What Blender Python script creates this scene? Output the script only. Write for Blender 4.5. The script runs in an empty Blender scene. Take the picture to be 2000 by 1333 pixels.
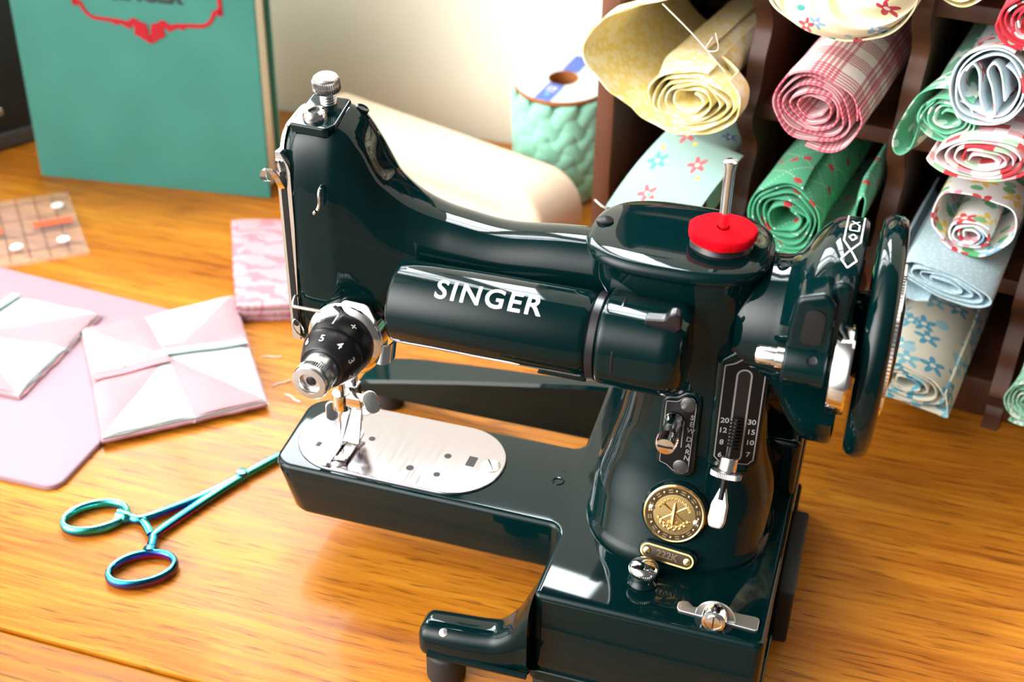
import bpy, bmesh, math, random
import numpy as np
from mathutils import Vector, Matrix
PI = math.pi
sc = bpy.context.scene
COL = sc.collection
random.seed(7)

# ------------------------------------------------------------------ helpers
def lin(h):
    if isinstance(h, str):
        h = h.lstrip('#'); c = [int(h[i:i+2], 16)/255 for i in (0, 2, 4)]
    else:
        c = [v/255 for v in h]
    return tuple((v/12.92 if v <= .04045 else ((v+.055)/1.055)**2.4) for v in c) + (1.0,)

def mat(name, col, rough=.5, metal=0., coat=0., spec=.5, trans=0., ior=1.45, sheen=0.):
    m = bpy.data.materials.new(name); m.use_nodes = True
    b = m.node_tree.nodes['Principled BSDF']
    b.inputs['Base Color'].default_value = col if len(col) == 4 else tuple(col)+(1,)
    b.inputs['Roughness'].default_value = rough
    b.inputs['Metallic'].default_value = metal
    b.inputs['Coat Weight'].default_value = coat
    b.inputs['Coat Roughness'].default_value = .03
    b.inputs['Specular IOR Level'].default_value = spec
    b.inputs['Transmission Weight'].default_value = trans
    b.inputs['IOR'].default_value = ior
    b.inputs['Sheen Weight'].default_value = sheen
    return m

class NT:
    """small node-tree writer"""
    def __init__(s, m):
        s.t = m.node_tree; s.b = s.t.nodes['Principled BSDF']
    def n(s, typ, **kw):
        o = s.t.nodes.new(typ)
        for k, v in kw.items():
            setattr(o, k, v)
        return o
    def l(s, a, b): s.t.links.new(a, b)
    def val(s, sock, v):
        if hasattr(v, 'is_linked') or hasattr(v, 'links'): s.l(v, sock)
        else: sock.default_value = v
    def math(s, op, a, b=0.):
        o = s.n('ShaderNodeMath', operation=op); s.val(o.inputs[0], a); s.val(o.inputs[1], b); return o.outputs[0]
    def vmath(s, op, a, b):
        o = s.n('ShaderNodeVectorMath', operation=op); s.val(o.inputs[0], a); s.val(o.inputs[1], b); return o.outputs[0]
    def mix(s, f, a, b):
        o = s.n('ShaderNodeMix', data_type='RGBA'); s.val(o.inputs[0], f); s.val(o.inputs[6], a); s.val(o.inputs[7], b); return o.outputs[2]
    def noise(s, vec, scale, detail=3., rough=.5, dims='3D'):
        o = s.n('ShaderNodeTexNoise', noise_dimensions=dims); s.val(o.inputs['Vector'], vec)
        o.inputs['Scale'].default_value = scale; o.inputs['Detail'].default_value = detail; o.inputs['Roughness'].default_value = rough
        return o.outputs['Fac']
    def ramp(s, f, stops, interp='LINEAR'):
        o = s.n('ShaderNodeValToRGB'); cr = o.color_ramp; cr.interpolation = interp
        while len(cr.elements) < len(stops): cr.elements.new(.5)
        for e, (p, c) in zip(cr.elements, stops): e.position = p; e.color = c
        s.l(f, o.inputs[0]); return o.outputs[0]
    def bump(s, h, strength=.3, dist=.001):
        o = s.n('ShaderNodeBump'); o.inputs['Strength'].default_value = strength; o.inputs['Distance'].default_value = dist
        s.l(h, o.inputs['Height']); s.l(o.outputs[0], s.b.inputs['Normal'])
    def coord(s, which='Object'): return s.n('ShaderNodeTexCoord').outputs[which]
    def mapping(s, vec, scale=(1, 1, 1), rot=(0, 0, 0), loc=(0, 0, 0)):
        o = s.n('ShaderNodeMapping'); s.l(vec, o.inputs[0])
        o.inputs['Scale'].default_value = scale; o.inputs['Rotation'].default_value = rot; o.inputs['Location'].default_value = loc
        return o.outputs[0]

def frame(o, n, up=(0, 0, 1)):
    """local (u right, v up, w out) -> world"""
    n = Vector(n).normalized(); up = Vector(up)
    r = up.cross(n).normalized(); u = n.cross(r).normalized()
    return Matrix(((r.x, u.x, n.x, o[0]), (r.y, u.y, n.y, o[1]), (r.z, u.z, n.z, o[2]), (0, 0, 0, 1)))
def axisf(o, d):
    d = Vector(d).normalized(); up = Vector((0, 0, 1)) if abs(d.z) < .9 else Vector((0, 1, 0))
    return frame(o, d, up)
def T(x, y, z): return Matrix.Translation((x, y, z))
def RZ(a): return Matrix.Rotation(a, 4, 'Z')
def RX(a): return Matrix.Rotation(a, 4, 'X')
def RY(a): return Matrix.Rotation(a, 4, 'Y')

class MB:
    def __init__(s): s.v = []; s.f = []; s.m = []; s.uv = {}
    def add(s, v, f, M=None, mi=0, uv=None):
        k = len(s.v)
        s.v += [tuple(M @ Vector(p)) if M is not None else tuple(p) for p in v]
        for i, fc in enumerate(f):
            s.f.append([a+k for a in fc]); s.m.append(mi)
        if uv is not None:
            for i, q in enumerate(uv): s.uv[k+i] = q
        return s
    def build(s, name, mats, parent=None, sharp=35, fix=True):
        me = bpy.data.meshes.new(name)
        me.from_pydata(s.v, [], s.f); me.update()
        for m in (mats if isinstance(mats, (list, tuple)) else [mats]): me.materials.append(m)
        me.polygons.foreach_set('material_index', s.m)
        if s.uv:
            ul = me.uv_layers.new(name='UVMap')
            for lp in me.loops: ul.data[lp.index].uv = s.uv.get(lp.vertex_index, (0, 0))
        if fix:
            bm = bmesh.new(); bm.from_mesh(me); bmesh.ops.recalc_face_normals(bm, faces=bm.faces); bm.to_mesh(me); bm.free()
        me.polygons.foreach_set('use_smooth', [True]*len(me.polygons))
        try: me.set_sharp_from_angle(angle=math.radians(sharp))
        except Exception: pass
        o = bpy.data.objects.new(name, me); COL.objects.link(o)
        if parent is not None: attach(o, parent)
        return o

def wloc(p):
    M = Matrix.Translation(p.location) @ p.rotation_euler.to_matrix().to_4x4()
    if p.parent is not None: M = wloc(p.parent) @ p.matrix_parent_inverse @ M
    return M
def attach(o, p):
    o.parent = p; o.matrix_parent_inverse = wloc(p).inverted()
def thing(name, label, cat, loc=(0, 0, 0), group=None):
    o = bpy.data.objects.new(name, None); COL.objects.link(o); o.location = loc; o.empty_display_size = .01
    o['label'] = label; o['category'] = cat
    if group: o['group'] = group
    return o
def tag(o, label, cat, group=None):
    o['label'] = label; o['category'] = cat
    if group: o['group'] = group
    return o
def struct(o): o['kind'] = 'structure'; return o

def rings(rs, closed=True, cap=(True, True), loop=False):
    """skin a list of equal-count rings"""
    n = len(rs[0]); v = [p for r in rs for p in r]; f = []
    K = len(rs)
    for i in range(K if loop else K-1):
        a = i*n; b = ((i+1) % K)*n
        for j in range(n if closed else n-1):
            j2 = (j+1) % n
            f.append((a+j, a+j2, b+j2, b+j))
    if closed and not loop:
        if cap[0]: f.append(tuple(range(n-1, -1, -1)))
        if cap[1]: f.append(tuple(range((K-1)*n, K*n)))
    return v, f

def outline(cs, inset=0., na=6):
    """rounded polygon; cs = [(x, y, r)] counter-clockwise; inset moves edges inwards"""
    n = len(cs); out = []
    for i in range(n):
        p0 = Vector(cs[i-1][:2]); p = Vector(cs[i][:2]); p1 = Vector(cs[(i+1) % n][:2]); r = cs[i][2]
        d0 = (p-p0).normalized(); d1 = (p1-p).normalized()
        n0 = Vector((-d0.y, d0.x)); n1 = Vector((-d1.y, d1.x))
        cr = d0.x*d1.y-d0.y*d1.x
        if abs(cr) < 1e-6:
            q = p+n0*inset
            out += [(q.x, q.y)]*(na+1); continue
        # intersect the offset edges
        a = p+n0*inset; b = p+n1*inset
        t = ((b.x-a.x)*d1.y-(b.y-a.y)*d1.x)/cr
        q = a+d0*t
        rr = (r-inset) if cr > 0 else (r+inset)
        rr = max(rr, 1e-5)
        ang = math.acos(max(-1, min(1, d0.dot(d1))))
        tl = rr*math.tan(ang/2)
        s0 = q-d0*tl
        sg = 1 if cr > 0 else -1
        c = s0+n0*sg*rr
        a0 = math.atan2(s0.y-c.y, s0.x-c.x)
        for k in range(na+1):
            aa = a0+sg*ang*k/na
            out.append((c.x+rr*math.cos(aa), c.y+rr*math.sin(aa)))
    return out

def prism(cs, z0, z1, rt=0., rb=0., na=6, nb=5, scale_bottom=None, draft=0.):
    """rounded-polygon slab from z0 to z1 with rolled top (rt) and bottom (rb) edges"""
    rs = []
    if rb > 0:
        for k in range(nb+1):
            a = PI/2*k/nb
            rs.append([(x, y, z0+rb-rb*math.sin(PI/2-a) if False else z0+rb*(1-math.sin(a))) for x, y in outline(cs, draft+rb*(1-math.cos(a)), na)])
        rs = rs[::-1]
    else:
        rs.append([(x, y, z0) for x, y in outline(cs, draft, na)])
    top = []
    if rt > 0:
        for k in range(nb+1):
            a = PI/2*k/nb
            top.append([(x, y, z1-rt+rt*math.sin(a)) for x, y in outline(cs, rt*(1-math.cos(a)), na)])
    else:
        top.append([(x, y, z1) for x, y in outline(cs, 0, na)])
    return rings(rs+top)

def rect(x0, y0, x1, y1, r): return [(x0, y0, r), (x1, y0, r), (x1, y1, r), (x0, y1, r)]
def crect(w, h, r): return rect(-w/2, -h/2, w/2, h/2, r)
def stadium(w, h): return crect(w, h, h/2*.999 if h < w else w/2*.999)
def circ(r): return rect(-r, -r, r, r, r*.9999)

def lathe(prof, n=48, a0=0., a1=2*PI, cap=True):
    """profile [(r, h)] round local z"""
    full = abs(a1-a0-2*PI) < 1e-6
    v = []; f = []; K = len(prof); m = n if full else n+1
    for i in range(m):
        a = a0+(a1-a0)*i/n
        v += [(r*math.cos(a), r*math.sin(a), h) for r, h in prof]
    for i in range(n):
        i2 = (i+1) % m
        for k in range(K-1):
            f.append((i*K+k, i2*K+k, i2*K+k+1, i*K+k+1))
    if full and cap:
        if prof[0][0] > 1e-6: f.append(tuple(i*K for i in range(m))[::-1])
        if prof[-1][0] > 1e-6: f.append(tuple(i*K+K-1 for i in range(m)))
    if not full:
        f.append(tuple(range(K))); f.append(tuple((m-1)*K+k for k in range(K))[::-1])
    return v, f

def rprof(r, h0, h1, e=.0006, n=4):
    """cylinder profile with rolled ends"""
    p = [(0, h0)]
    for k in range(n+1):
        a = PI/2*k/n; p.append((r-e+e*math.sin(a), h0+e-e*math.cos(a)))
    for k in range(n+1):
        a = PI/2*k/n; p.append((r-e+e*math.cos(a), h1-e+e*math.sin(a)))
    p.append((0, h1)); return p

def knurl(r, h0, h1, teeth=48, depth=.0004, e=.0004, rin=0.):
    """toothed cylinder"""
    n = teeth*2; rs = []
    for hh, dr in ((h0, -e), (h0+e, 0), (h1-e, 0), (h1, -e)):
        rs.append([((r+dr-(depth if i % 2 else 0))*math.cos(2*PI*i/n), (r+dr-(depth if i % 2 else 0))*math.sin(2*PI*i/n), hh) for i in range(n)])
    return rings(rs)

def smooth_path(pts, n=8, closed=False):
    P = [Vector(p) for p in pts]; out = []; N = len(P)
    for i in range(N if closed else N-1):
        p0 = P[i-1] if (closed or i > 0) else P[i]*2-P[i+1]
        p1 = P[i]; p2 = P[(i+1) % N]
        p3 = P[(i+2) % N] if (closed or i+2 < N) else p2*2-p1
        for k in range(n):
            t = k/n
            out.append(.5*((2*p1)+(-p0+p2)*t+(2*p0-5*p1+4*p2-p3)*t*t+(-p0+3*p1-3*p2+p3)*t**3))
    if not closed: out.append(P[-1])
    return out

def tube(pts, r, n=10, closed=False, flat=None, caps=True):
    """r: float or list; flat=(a,b) squashes the section: a across, b along world z"""
    P = [Vector(p) for p in pts]; N = len(P); rs = []
    prev = None
    for i in range(N):
        d = (P[(i+1) % N]-P[i-1]) if closed else (P[min(i+1, N-1)]-P[max(i-1, 0)])
        d.normalize()
        if flat:
            s = Vector((0, 0, 1)).cross(d)
            if s.length < 1e-5: s = Vector((1, 0, 0))
            s.normalize(); u = d.cross(s).normalized()
        else:
            if prev is None:
                s = d.orthogonal().normalized()
            else:
                s = prev-d*prev.dot(d)
                s = s.normalized() if s.length > 1e-6 else d.orthogonal().normalized()
            u = d.cross(s); prev = s
        ri = r[i] if isinstance(r, (list, tuple)) else r
        fa, fb = flat if flat else (1, 1)
        rs.append([P[i]+(s*math.cos(2*PI*k/n)*fa+u*math.sin(2*PI*k/n)*fb)*ri for k in range(n)])
    return rings(rs, loop=closed, cap=(caps, caps))

def strip(pts, w, t, wdir):
    """flat metal strip of thickness t following pts, width w along wdir"""
    P = [Vector(p) for p in pts]; wd = Vector(wdir).normalized(); rs = []
    for i in range(len(P)):
        d = (P[min(i+1, len(P)-1)]-P[max(i-1, 0)]).normalized(); nn = d.cross(wd).normalized()
        ww = w[i] if isinstance(w, (list, tuple)) else w
        rs.append([P[i]+wd*(a*ww/2)+nn*(b*t/2) for a, b in ((-1, -1), (1, -1), (1, 1), (-1, 1))])
    return rings(rs)

def mono(xs, ys):
    """monotone cubic interpolation"""
    xs = np.array(xs, float); ys = np.array(ys, float); h = np.diff(xs); d = np.diff(ys)/h
    m = np.zeros(len(xs)); m[0] = d[0]; m[-1] = d[-1]
    for i in range(1, len(xs)-1):
        if d[i-1]*d[i] <= 0: m[i] = 0
        else:
            w1 = 2*h[i]+h[i-1]; w2 = h[i]+2*h[i-1]
            m[i] = (w1+w2)/(w1/d[i-1]+w2/d[i])
    def f(x):
        i = int(min(max(np.searchsorted(xs, x)-1, 0), len(h)-1)); t = (x-xs[i])/h[i]
        return float(ys[i]*(1+2*t)*(1-t)**2+h[i]*m[i]*t*(1-t)**2+ys[i+1]*t*t*(3-2*t)+h[i]*m[i+1]*t*t*(t-1))
    return f

def superell(hx, hy, e, n=72):
    out = []
    for k in range(n):
        a = 2*PI*k/n; c, s = math.cos(a), math.sin(a)
        out.append((hx*math.copysign(abs(c)**(2/e), c), hy*math.copysign(abs(s)**(2/e), s)))
    return out

def loft_keys(keys, axis, n=80, m=72, ends=None):
    """keys rows (t, c1, c2, h1, h2, e): superellipse sections along axis (x or z)"""
    K = list(zip(*keys)); fs = [mono(K[0], K[i]) for i in range(1, 6)]
    rs = []
    for i in range(n+1):
        t = K[0][0]+(K[0][-1]-K[0][0])*i/n
        c1, c2, h1, h2, e = [f(t) for f in fs]
        pts = superell(h1, h2, e, m)
        if axis == 'x': rs.append([(t, c1+a, c2+b) for a, b in pts])
        else: rs.append([(c1+a, c2+b, t) for a, b in pts])
    return rs

def round_ends(rs, axis, r0=0., r1=0., k=5):
    """add rolled end rings of radius r to a loft"""
    def roll(ring, r, sgn):
        P = np.array(ring); c = P.mean(0); out = []
        for i in range(1, k+1):
            a = PI/2*i/k
            Q = P.copy()
            dv = P-c; L = np.linalg.norm(dv, axis=1, keepdims=True)
            Q = c+dv*(L-r*(1-math.cos(a)))/L
            Q[:, 'xyz'.index(axis)] = P[:, 'xyz'.index(axis)]+sgn*r*math.sin(a)
            out.append([tuple(q) for q in Q])
        return out
    if r0: rs = roll(rs[0], r0, -1)[::-1]+rs
    if r1: rs = rs+roll(rs[-1], r1, 1)
    return rs

def text_mesh(s, size, bold=.0, extrude=0.0, spacing=1.0):
    """returns verts, faces of flat text centred on the origin, in local xy"""
    cu = bpy.data.curves.new('txt', 'FONT'); cu.body = s; cu.size = size; cu.offset = bold; cu.extrude = extrude
    cu.align_x = 'CENTER'; cu.align_y = 'CENTER'; cu.space_character = spacing; cu.resolution_u = 4
    o = bpy.data.objects.new('txt', cu); COL.objects.link(o)
    dg = bpy.context.evaluated_depsgraph_get(); dg.update()
    me = bpy.data.meshes.new_from_object(o.evaluated_get(dg))
    v = [tuple(p.co) for p in me.vertices]; f = [tuple(p.vertices) for p in me.polygons]
    bpy.data.objects.remove(o); bpy.data.curves.remove(cu); bpy.data.meshes.remove(me)
    return v, f

def grid(nu, nv, fn, thick=None):
    v = [fn(i/nu, j/nv) for i in range(nu+1) for j in range(nv+1)]
    f = [(i*(nv+1)+j, (i+1)*(nv+1)+j, (i+1)*(nv+1)+j+1, i*(nv+1)+j+1) for i in range(nu) for j in range(nv)]
    return v, f

# ------------------------------------------------------------------ machine materials
paint = mat('green_enamel', (.0005, .0095, .0102), .045, coat=.10, spec=.21, ior=1.5)
paint.node_tree.nodes['Principled BSDF'].inputs['Coat IOR'].default_value = 1.5
chrome = mat('chrome', (.82, .81, .80), .09, 1.)
satin = mat('satin_steel', (.74, .74, .74), .26, 1.)
plate_steel = mat('polished_plate', (.43, .415, .455), .15, 1.)
t = NT(plate_steel)
sc1 = t.noise(t.mapping(t.coord(), (900, 60, 60), (0, 0, .5)), 1., 3.)
t.l(t.math('MULTIPLY_ADD', sc1, .16), t.b.inputs['Roughness'])
t.t.nodes[-1].inputs[2].default_value = .06
dkplate = mat('black_plate', (.004, .004, .0045), .42, spec=.25)
bakelite = mat('black_bakelite', (.012, .011, .014), .28)
rubber = mat('black_rubber', (.012, .012, .013), .6)
greyline = mat('etched_line', (.25, .24, .24), .4, .2)
white = mat('white_lettering', (.85, .85, .83), .5)
gold = mat('brass', (.80, .55, .22), .22, 1.)
dkbrass = mat('blackened_brass', (.05, .035, .02), .4, .5)
hole = mat('dark_hole', (.002, .002, .002), .6)
silver = mat('silver_decal', (.75, .76, .75), .35, .2)

SM = thing('sewing_machine', 'glossy dark green portable sewing machine standing on the wooden table', 'sewing machine', (.11, .01, 0))
def part(name, v, f, m, parent=SM, M=None, sharp=35, label=None):
    o = MB().add(v, f, M).build(name, m, parent, sharp)
    if label: o['label'] = label
    return o

# bed casting: base block + free arm
bed = MB()
oc = [(-.0225, -.0243, .010), (.1160, -.0243, .006), (.1160, -.0675, .003), (.2095, -.0675, .004), (.2095, .092, .004), (.1095, .092, .004), (.1110, .0312, .006), (-.0265, .0312, .012)]
bed.add(*prism(oc, .0555, .0570, .0, na=8))
rr = []
for k in range(7):
    a = PI/2*k/6; rr.append((.057-.0024+.0024*math.sin(a)-.0, .0024*(1-math.cos(a))))
low = []
for z, dr in ((.0300, 1.), (.0325, .15), (.036, .0)):
    pass
def arm_out(ins, lift):
    o2 = [(-.0225+lift, -.0243, .010), (.1160, -.0243, .006), (.1160, -.0675, .003), (.2095, -.0675, .004), (.2095, .092, .004), (.1095, .092, .004), (.1110, .0312, .006), (-.0265+lift, .0312, .012)]
    return outline(o2, ins, 8)
bed = MB()
sec = [(.0300, .0022, .0078), (.0308, .0008, .0074), (.0325, 0, .0066), (.0546, 0, .0)]+[(z, i, 0.) for z, i in rr[1:]]
bed.add(*rings([[(x, y, z) for x, y in arm_out(i, l)] for z, i, l in sec]))
bed.add(*prism(rect(.11645, -.06762, .20962, .09212, .004), .0120, .0546, .0004, .001))
bed.add(*prism(rect(.1150, -.0690, .2110, .0935, .004), .0090, .0150, .0012, .001))
part_bed = bed.build('bed', paint, SM, 40)
for x, y in ((.122, -.0625), (.203, -.0625), (.122, .086), (.203, .086)):
    part('rubber_foot', *lathe(rprof(.006, 0, .0095, .001)), rubber, M=T(x, y, 0))

# pillar
pk = [(.0565, .1625, .0035, .0405, .0390, 2.5), (.0590, .1625, .0035, .0403, .0388, 2.5), (.0615, .1625, .0035, .0392, .0376, 2.45), (.075, .1625, .0045, .0385, .0330, 2.4),
      (.095, .1625, .0055, .0340, .0272, 2.4), (.1125, .1632, .0055, .0305, .0245, 2.5), (.135, .1622, .0055, .0276, .0240, 2.5),
      (.155, .1605, .0055, .0283, .0243, 2.5), (.170, .1535, .0052, .0335, .0262, 2.6), (.178, .1512, .0050, .0342, .0272, 2.7), (.1865, .1510, .0050, .0344, .0276, 2.75)]
part('pillar', *rings(loft_keys(pk, 'z', 110, 80)), paint, sharp=50)
# oval cover on top of the arm
cap = MB()
sc0 = [(a*.0352, b*.0284) for a, b in superell(1, 1, 2.75, 80)]
cr = []
for z, k in ((.1855, 1.0), (.1862, 1.015), (.1878, 1.02), (.1893, 1.0), (.1902, .965), (.1908, .92), (.1914, .7), (.1917, .4), (.1918, .1)):
    cr.append([(.1510+a*k, .0050+b*k, z) for a, b in sc0])
cap.add(*rings(cr))
cap_o = cap.build('arm_cover', paint, SM, 60)
s = MB().add(*lathe([(0, .0), (.0034, 0), (.0034, .0010), (.0026, .0016), (0, .0020)], 28), M=T(.1205, .0055, .1908))
s.build('cover_screw', dkplate, cap_o)
part('spool_seat', *lathe([(0, 0), (.0118, 0), (.0120, .0010), (.0108, .0028), (.0085, .0034), (0, .0034)], 48), bakelite, M=T(.1672, .0006, .1912))
part('spool_pin', *lathe([(0, 0), (.0019, 0), (.0021, .029), (.0026, .0315), (.0026, .0322), (.0018, .0328), (0, .0330)], 24), chrome, M=T(.1672, .0006, .1940), label='tall chrome spool pin')

# head and arm in one swept casting
hk = [(-.0030, -.0035, .1705, .0163, .0512, 4.3), (.0000, -.0035, .1715, .0175, .0522, 4.2), (.0085, -.0032, .1725, .0179, .0524, 4.1), (.0140, -.003, .1728, .0179, .0517, 4.0),
      (.0195, -.002, .1722, .0177, .0496, 3.9), (.0250, -.001, .1700, .0173, .0446, 3.6), (.0335, .0005, .1672, .0168, .0322, 3.2), (.0440, .0025, .1668, .0164, .0238, 2.8),
      (.0590, .0035, .1674, .0160, .0184, 2.4), (.0800, .0035, .1668, .0158, .0166, 2.3), (.1050, .0040, .1682, .0160, .0174, 2.3), (.1350, .0045, .1690, .0165, .0180, 2.3)]
rs = loft_keys(hk, 'x', 130, 96)
rs = round_ends(rs, 'x', .0022, 0, 5)
# the top of the head climbs a little towards the back
rs = [[(x, y, z+(max(0, min(1, (.035-x)/.02)))*max(0, (z-.19)/.03)*(y+.004)*.16) for x, y, z in r] for r in rs]
part('arm', *rings(rs), paint, sharp=60)

# chrome face plate wrapping the left end of the head
fp = MB()
base_ring = [(y, z) for _, y, z in rs[0]]; cyr = sum(q[0] for q in base_ring)/len(base_ring); czr = sum(q[1] for q in base_ring)/len(base_ring)
full_ring = [(y, z) for _, y, z in rs[5]]
rsx = []
for x, k in ((-.0050, .0005), (-.0060, .0006), (-.0066, .0002), (-.0070, -.0012)):
    ring = []
    for y, z in full_ring:
        d = Vector((y-cyr, z-czr)); L = d.length; ring.append((x, y+d.x/L*k, z+d.y/L*k))
    rsx.append(ring)
fp.add(*rings(rsx))
# front flange, stepped in below the top corner
fl = [(-.0205, .2130), (-.0206, .2105), (-.0206, .2080), (-.0206, .2050), (-.0206, .180), (-.0206, .150), (-.0202, .126)]
rsx = []
for (y, z), wx in zip(fl, (.0020, .0034, .0050, .0058, .0056, .0044, .0036)):
    rsx.append([(-.0070, y-.0006, z), (-.0070+wx, y-.0006, z), (-.0070+wx, y+.0040, z), (-.0070, y+.0040, z)])
fp.add(*rings(rsx))
fpo_ = fp.build('face_plate', chrome, SM, 40)
sl = MB().add(*prism(crect(.0024, .072, .0011), 0, .0004), M=frame((-.0044, -.0211, .169), (0, -1, 0)))
sl.build('lever_slot', hole, fpo_)
tk = smooth_path([(-.0040, -.016, .1935), (-.0046, -.0222, .1985), (-.0056, -.0245, .2040), (-.0074, -.0258, .2072), (-.0094, -.0260, .2068), (-.0104, -.0260, .2046), (-.0100, -.0260, .2026), (-.0086, -.0258, .2022)], 6)
part('take_up_lever', *strip(tk, [.0024]*len(tk), .0009, (1, .25, 0)), chrome)

# raised platform, bushing and pressure knob on the head
def headz(x, y): return .2242+(y+.004)*.16
PM = Matrix.Translation((.0068, -.0035, .2230)) @ RX(.15)
part('head_platform', *prism([(-.0090, -.0125, .0008), (.0062, -.0135, .0026), (.0092, -.0090, .003), (.0076, .0110, .002), (-.0095, .0110, .0008)], -.001, .0026, .0009, na=6), paint, M=PM)
part('bar_bushing', *lathe([(.0024, .001), (.0024, .0036), (.0030, .0038), (.0042, .0032), (.0048, .0020), (.0048, 0)], 40), chrome, M=PM @ T(-.0010, -.0058, .0022))
part('bushing_bore', *lathe([(0, 0), (.0025, 0), (.0025, .0028), (.0024, .0028)], 24, cap=True), hole, M=PM @ T(-.0010, -.0058, .0020))
kn = MB()
pr = []
for h in range(9):
    pr.append((.0034 if h % 2 else .0031, .0006*h))
kn.add(*lathe([(0, 0)]+pr+[(0, .005)], 32))
kn.add(*knurl(.0056, .0060, .0112, 40, .0005, .0006))
kn.add(*lathe([(.0028, .0045), (.0046, .0058), (.0050, .0064), (.0050, .0108), (.0048, .0120), (.0036, .0128), (0, .0132)], 40))
kn.build('pressure_knob', satin, SM).matrix_basis = Matrix.Identity(4)
bpy.data.objects['pressure_knob'].data.transform(PM @ T(-.0005, .0062, .0018))

# oil holes
def oil(p, n, r=.0024, name='oil_hole'):
    M = axisf(p, n)
    o = part(name, *lathe([(r*.72, -.0006), (r*.78, .0003), (r, .0004), (r*1.2, 0), (r*1.2, -.001)], 28), paint, M=M)
    h = MB().add(*lathe([(0, -.0002), (r*.75, -.0001), (r*.75, -.0008), (0, -.0009)], 20), M=M).build('bore', hole, o)
oil((.0185, .0075, .2236), (.45, .1, 1)); oil((.0475, .0010, .1841), (.15, -.05, 1)); oil((.1062, .0045, .0571), (0, 0, 1))
oil((.1915, .0020, .1868), (.1, -.2, 1), .0022)

# thread guides
gp = smooth_path([(.0118, -.0195, .2010), (.0122, -.0230, .2005), (.0122, -.0240, .1985), (.0119, -.0240, .1945), (.0112, -.0244, .1922), (.0104, -.0252, .1912), (.0108, -.0268, .1918), (.0118, -.0270, .1930)], 6)
part('thread_hook', *tube(gp, .00075, 8), chrome)
gp = smooth_path([(-.0035, -.0180, .1492), (-.0035, -.0230, .1472), (-.0030, -.0246, .1452), (-.0005, -.0248, .1450), (.0150, -.0240, .1446)], 6)
part('thread_guide_bar', *tube(gp, .00085, 10), satin)

# needle plate
npl = MB()
cs = rect(-.0193, -.0212, .0807, .0290, .0245)
npl.add(*prism(cs, .0566, .0581, .0007, na=20))
np_o = npl.build('needle_plate', plate_steel, SM, 40)
np_o['label'] = 'long polished steel needle plate with rounded ends'
def nscrew(x, y, r=.0045, a=.9):
    o = MB().add(*lathe([(0, 0), (r, 0), (r, .0006), (r*.8, .0010), (0, .0011)], 36), M=T(x, y, .0577)).build('plate_screw', satin, np_o)
    MB().add(*prism(crect(r*1.7, .0007, .0001), 0, .00022), M=T(x, y, .0587) @ RZ(a)).build('slot', hole, o)
nscrew(.0030, .0255, .0042, .15); nscrew(.0068, -.0155, .0042, .5); nscrew(.0743, .0040, .0046, -1.0)
def phole(v, f, M, nm='plate_hole'): MB().add(v, f, M).build(nm, hole, np_o)
for x, y, r in ((.0533, .0045, .0017), (.0531, -.0097, .0016), (.0399, -.0091, .0018), (.0151, .0055, .0016)):
    phole(*lathe([(0, 0), (r, 0), (r, .0001), (0, .0001)], 24), T(x, y, .0581))
phole(*prism(crect(.0042, .0070, .0002), 0, .0001), T(.0650, .0042, .0581))
phole(*prism(crect(.0026, .0038, .0002), 0, .0001), T(-.0068, -.0062, .0581))
for x, y in ((-.0125, -.0080), (-.0060, .0190)):
    phole(*lathe([(.0004, 0), (.0009, 0), (.0009, .0001), (.0004, .0001)], 16, cap=False), T(x, y, .0581), 'locating_mark')

# presser bar, needle bar, foot
part('presser_bar', *lathe(rprof(.0022, .083, .135, .0003), 20), chrome, M=T(.0070, .0060, 0))
part('needle_bar', *lathe(rprof(.0021, .080, .132, .0003), 20), chrome, M=T(.0052, -.0035, 0))
nc = MB().add(*lathe(rprof(.0042, .0800, .0890, .0005), 24), M=T(.0052, -.0035, 0))
nc.add(*prism(rect(-.003, -.0025, .010, .0025, .001), .0830, .0885, .0006, .0006), M=T(.0060, -.0035, 0))
nco = nc.build('needle_clamp', chrome, SM)
th = MB().add(*lathe([(0, 0), (.0011, 0), (.0011, .006), (0, .006)], 16), M=axisf((.0140, -.0045, .0870), (1, -.12, .35)))
th.add(*prism(stadium(.0070, .0112), -.0008, .0008, .0006, .0006, 10), M=axisf((.0208, -.0055, .0880), (.25, -1, .3)) @ RZ(.35))
th.build('clamp_screw', chrome, nco)
part('needle', *tube([(.0046, -.0042, .083), (.0040, -.0042, .070), (.0030, -.0042, .0575)], [.0007, .0005, .0002], 8), chrome)
ft = MB()
ft.add(*prism(rect(-.0032, -.003, .0032, .003, .0012), .0665, .0885, .0008, .0008), M=T(.0072, .0052, 0))
ft.add(*strip(smooth_path([(.0072, .0030, .0760), (.0072, .0010, .0690), (.0072, -.0005, .0640), (.0070, -.0020, .0602)], 5), .0095, .0018, (1, 0, 0)))
for x0, L in ((-.0032, .0230), (.0034, .0170)):
    pth = [(x0+.0055, .0050, .0612), (x0+.0055, -.0020, .0596), (x0+.0055, -L*.65, .0594), (x0+.0055, -L*.92, .0602), (x0+.0055, -L, .0618)]
    ft.add(*strip(smooth_path(pth, 4), .0050, .0014, (1, 0, 0)))
fo = ft.build('presser_foot', chrome, SM, 30)
ths = MB().add(*lathe([(0, 0), (.0010, 0), (.0010, .006), (0, .006)], 16), M=axisf((.0045, .0040, .0765), (-.75, -.6, -.1)))
ths.add(*prism(stadium(.0058, .0100), -.0008, .0008, .0006, .0006, 10), M=axisf((-.0012, -.0015, .0752), (.3, -1, .25)))
ths.build('foot_screw', chrome, fo)

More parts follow.
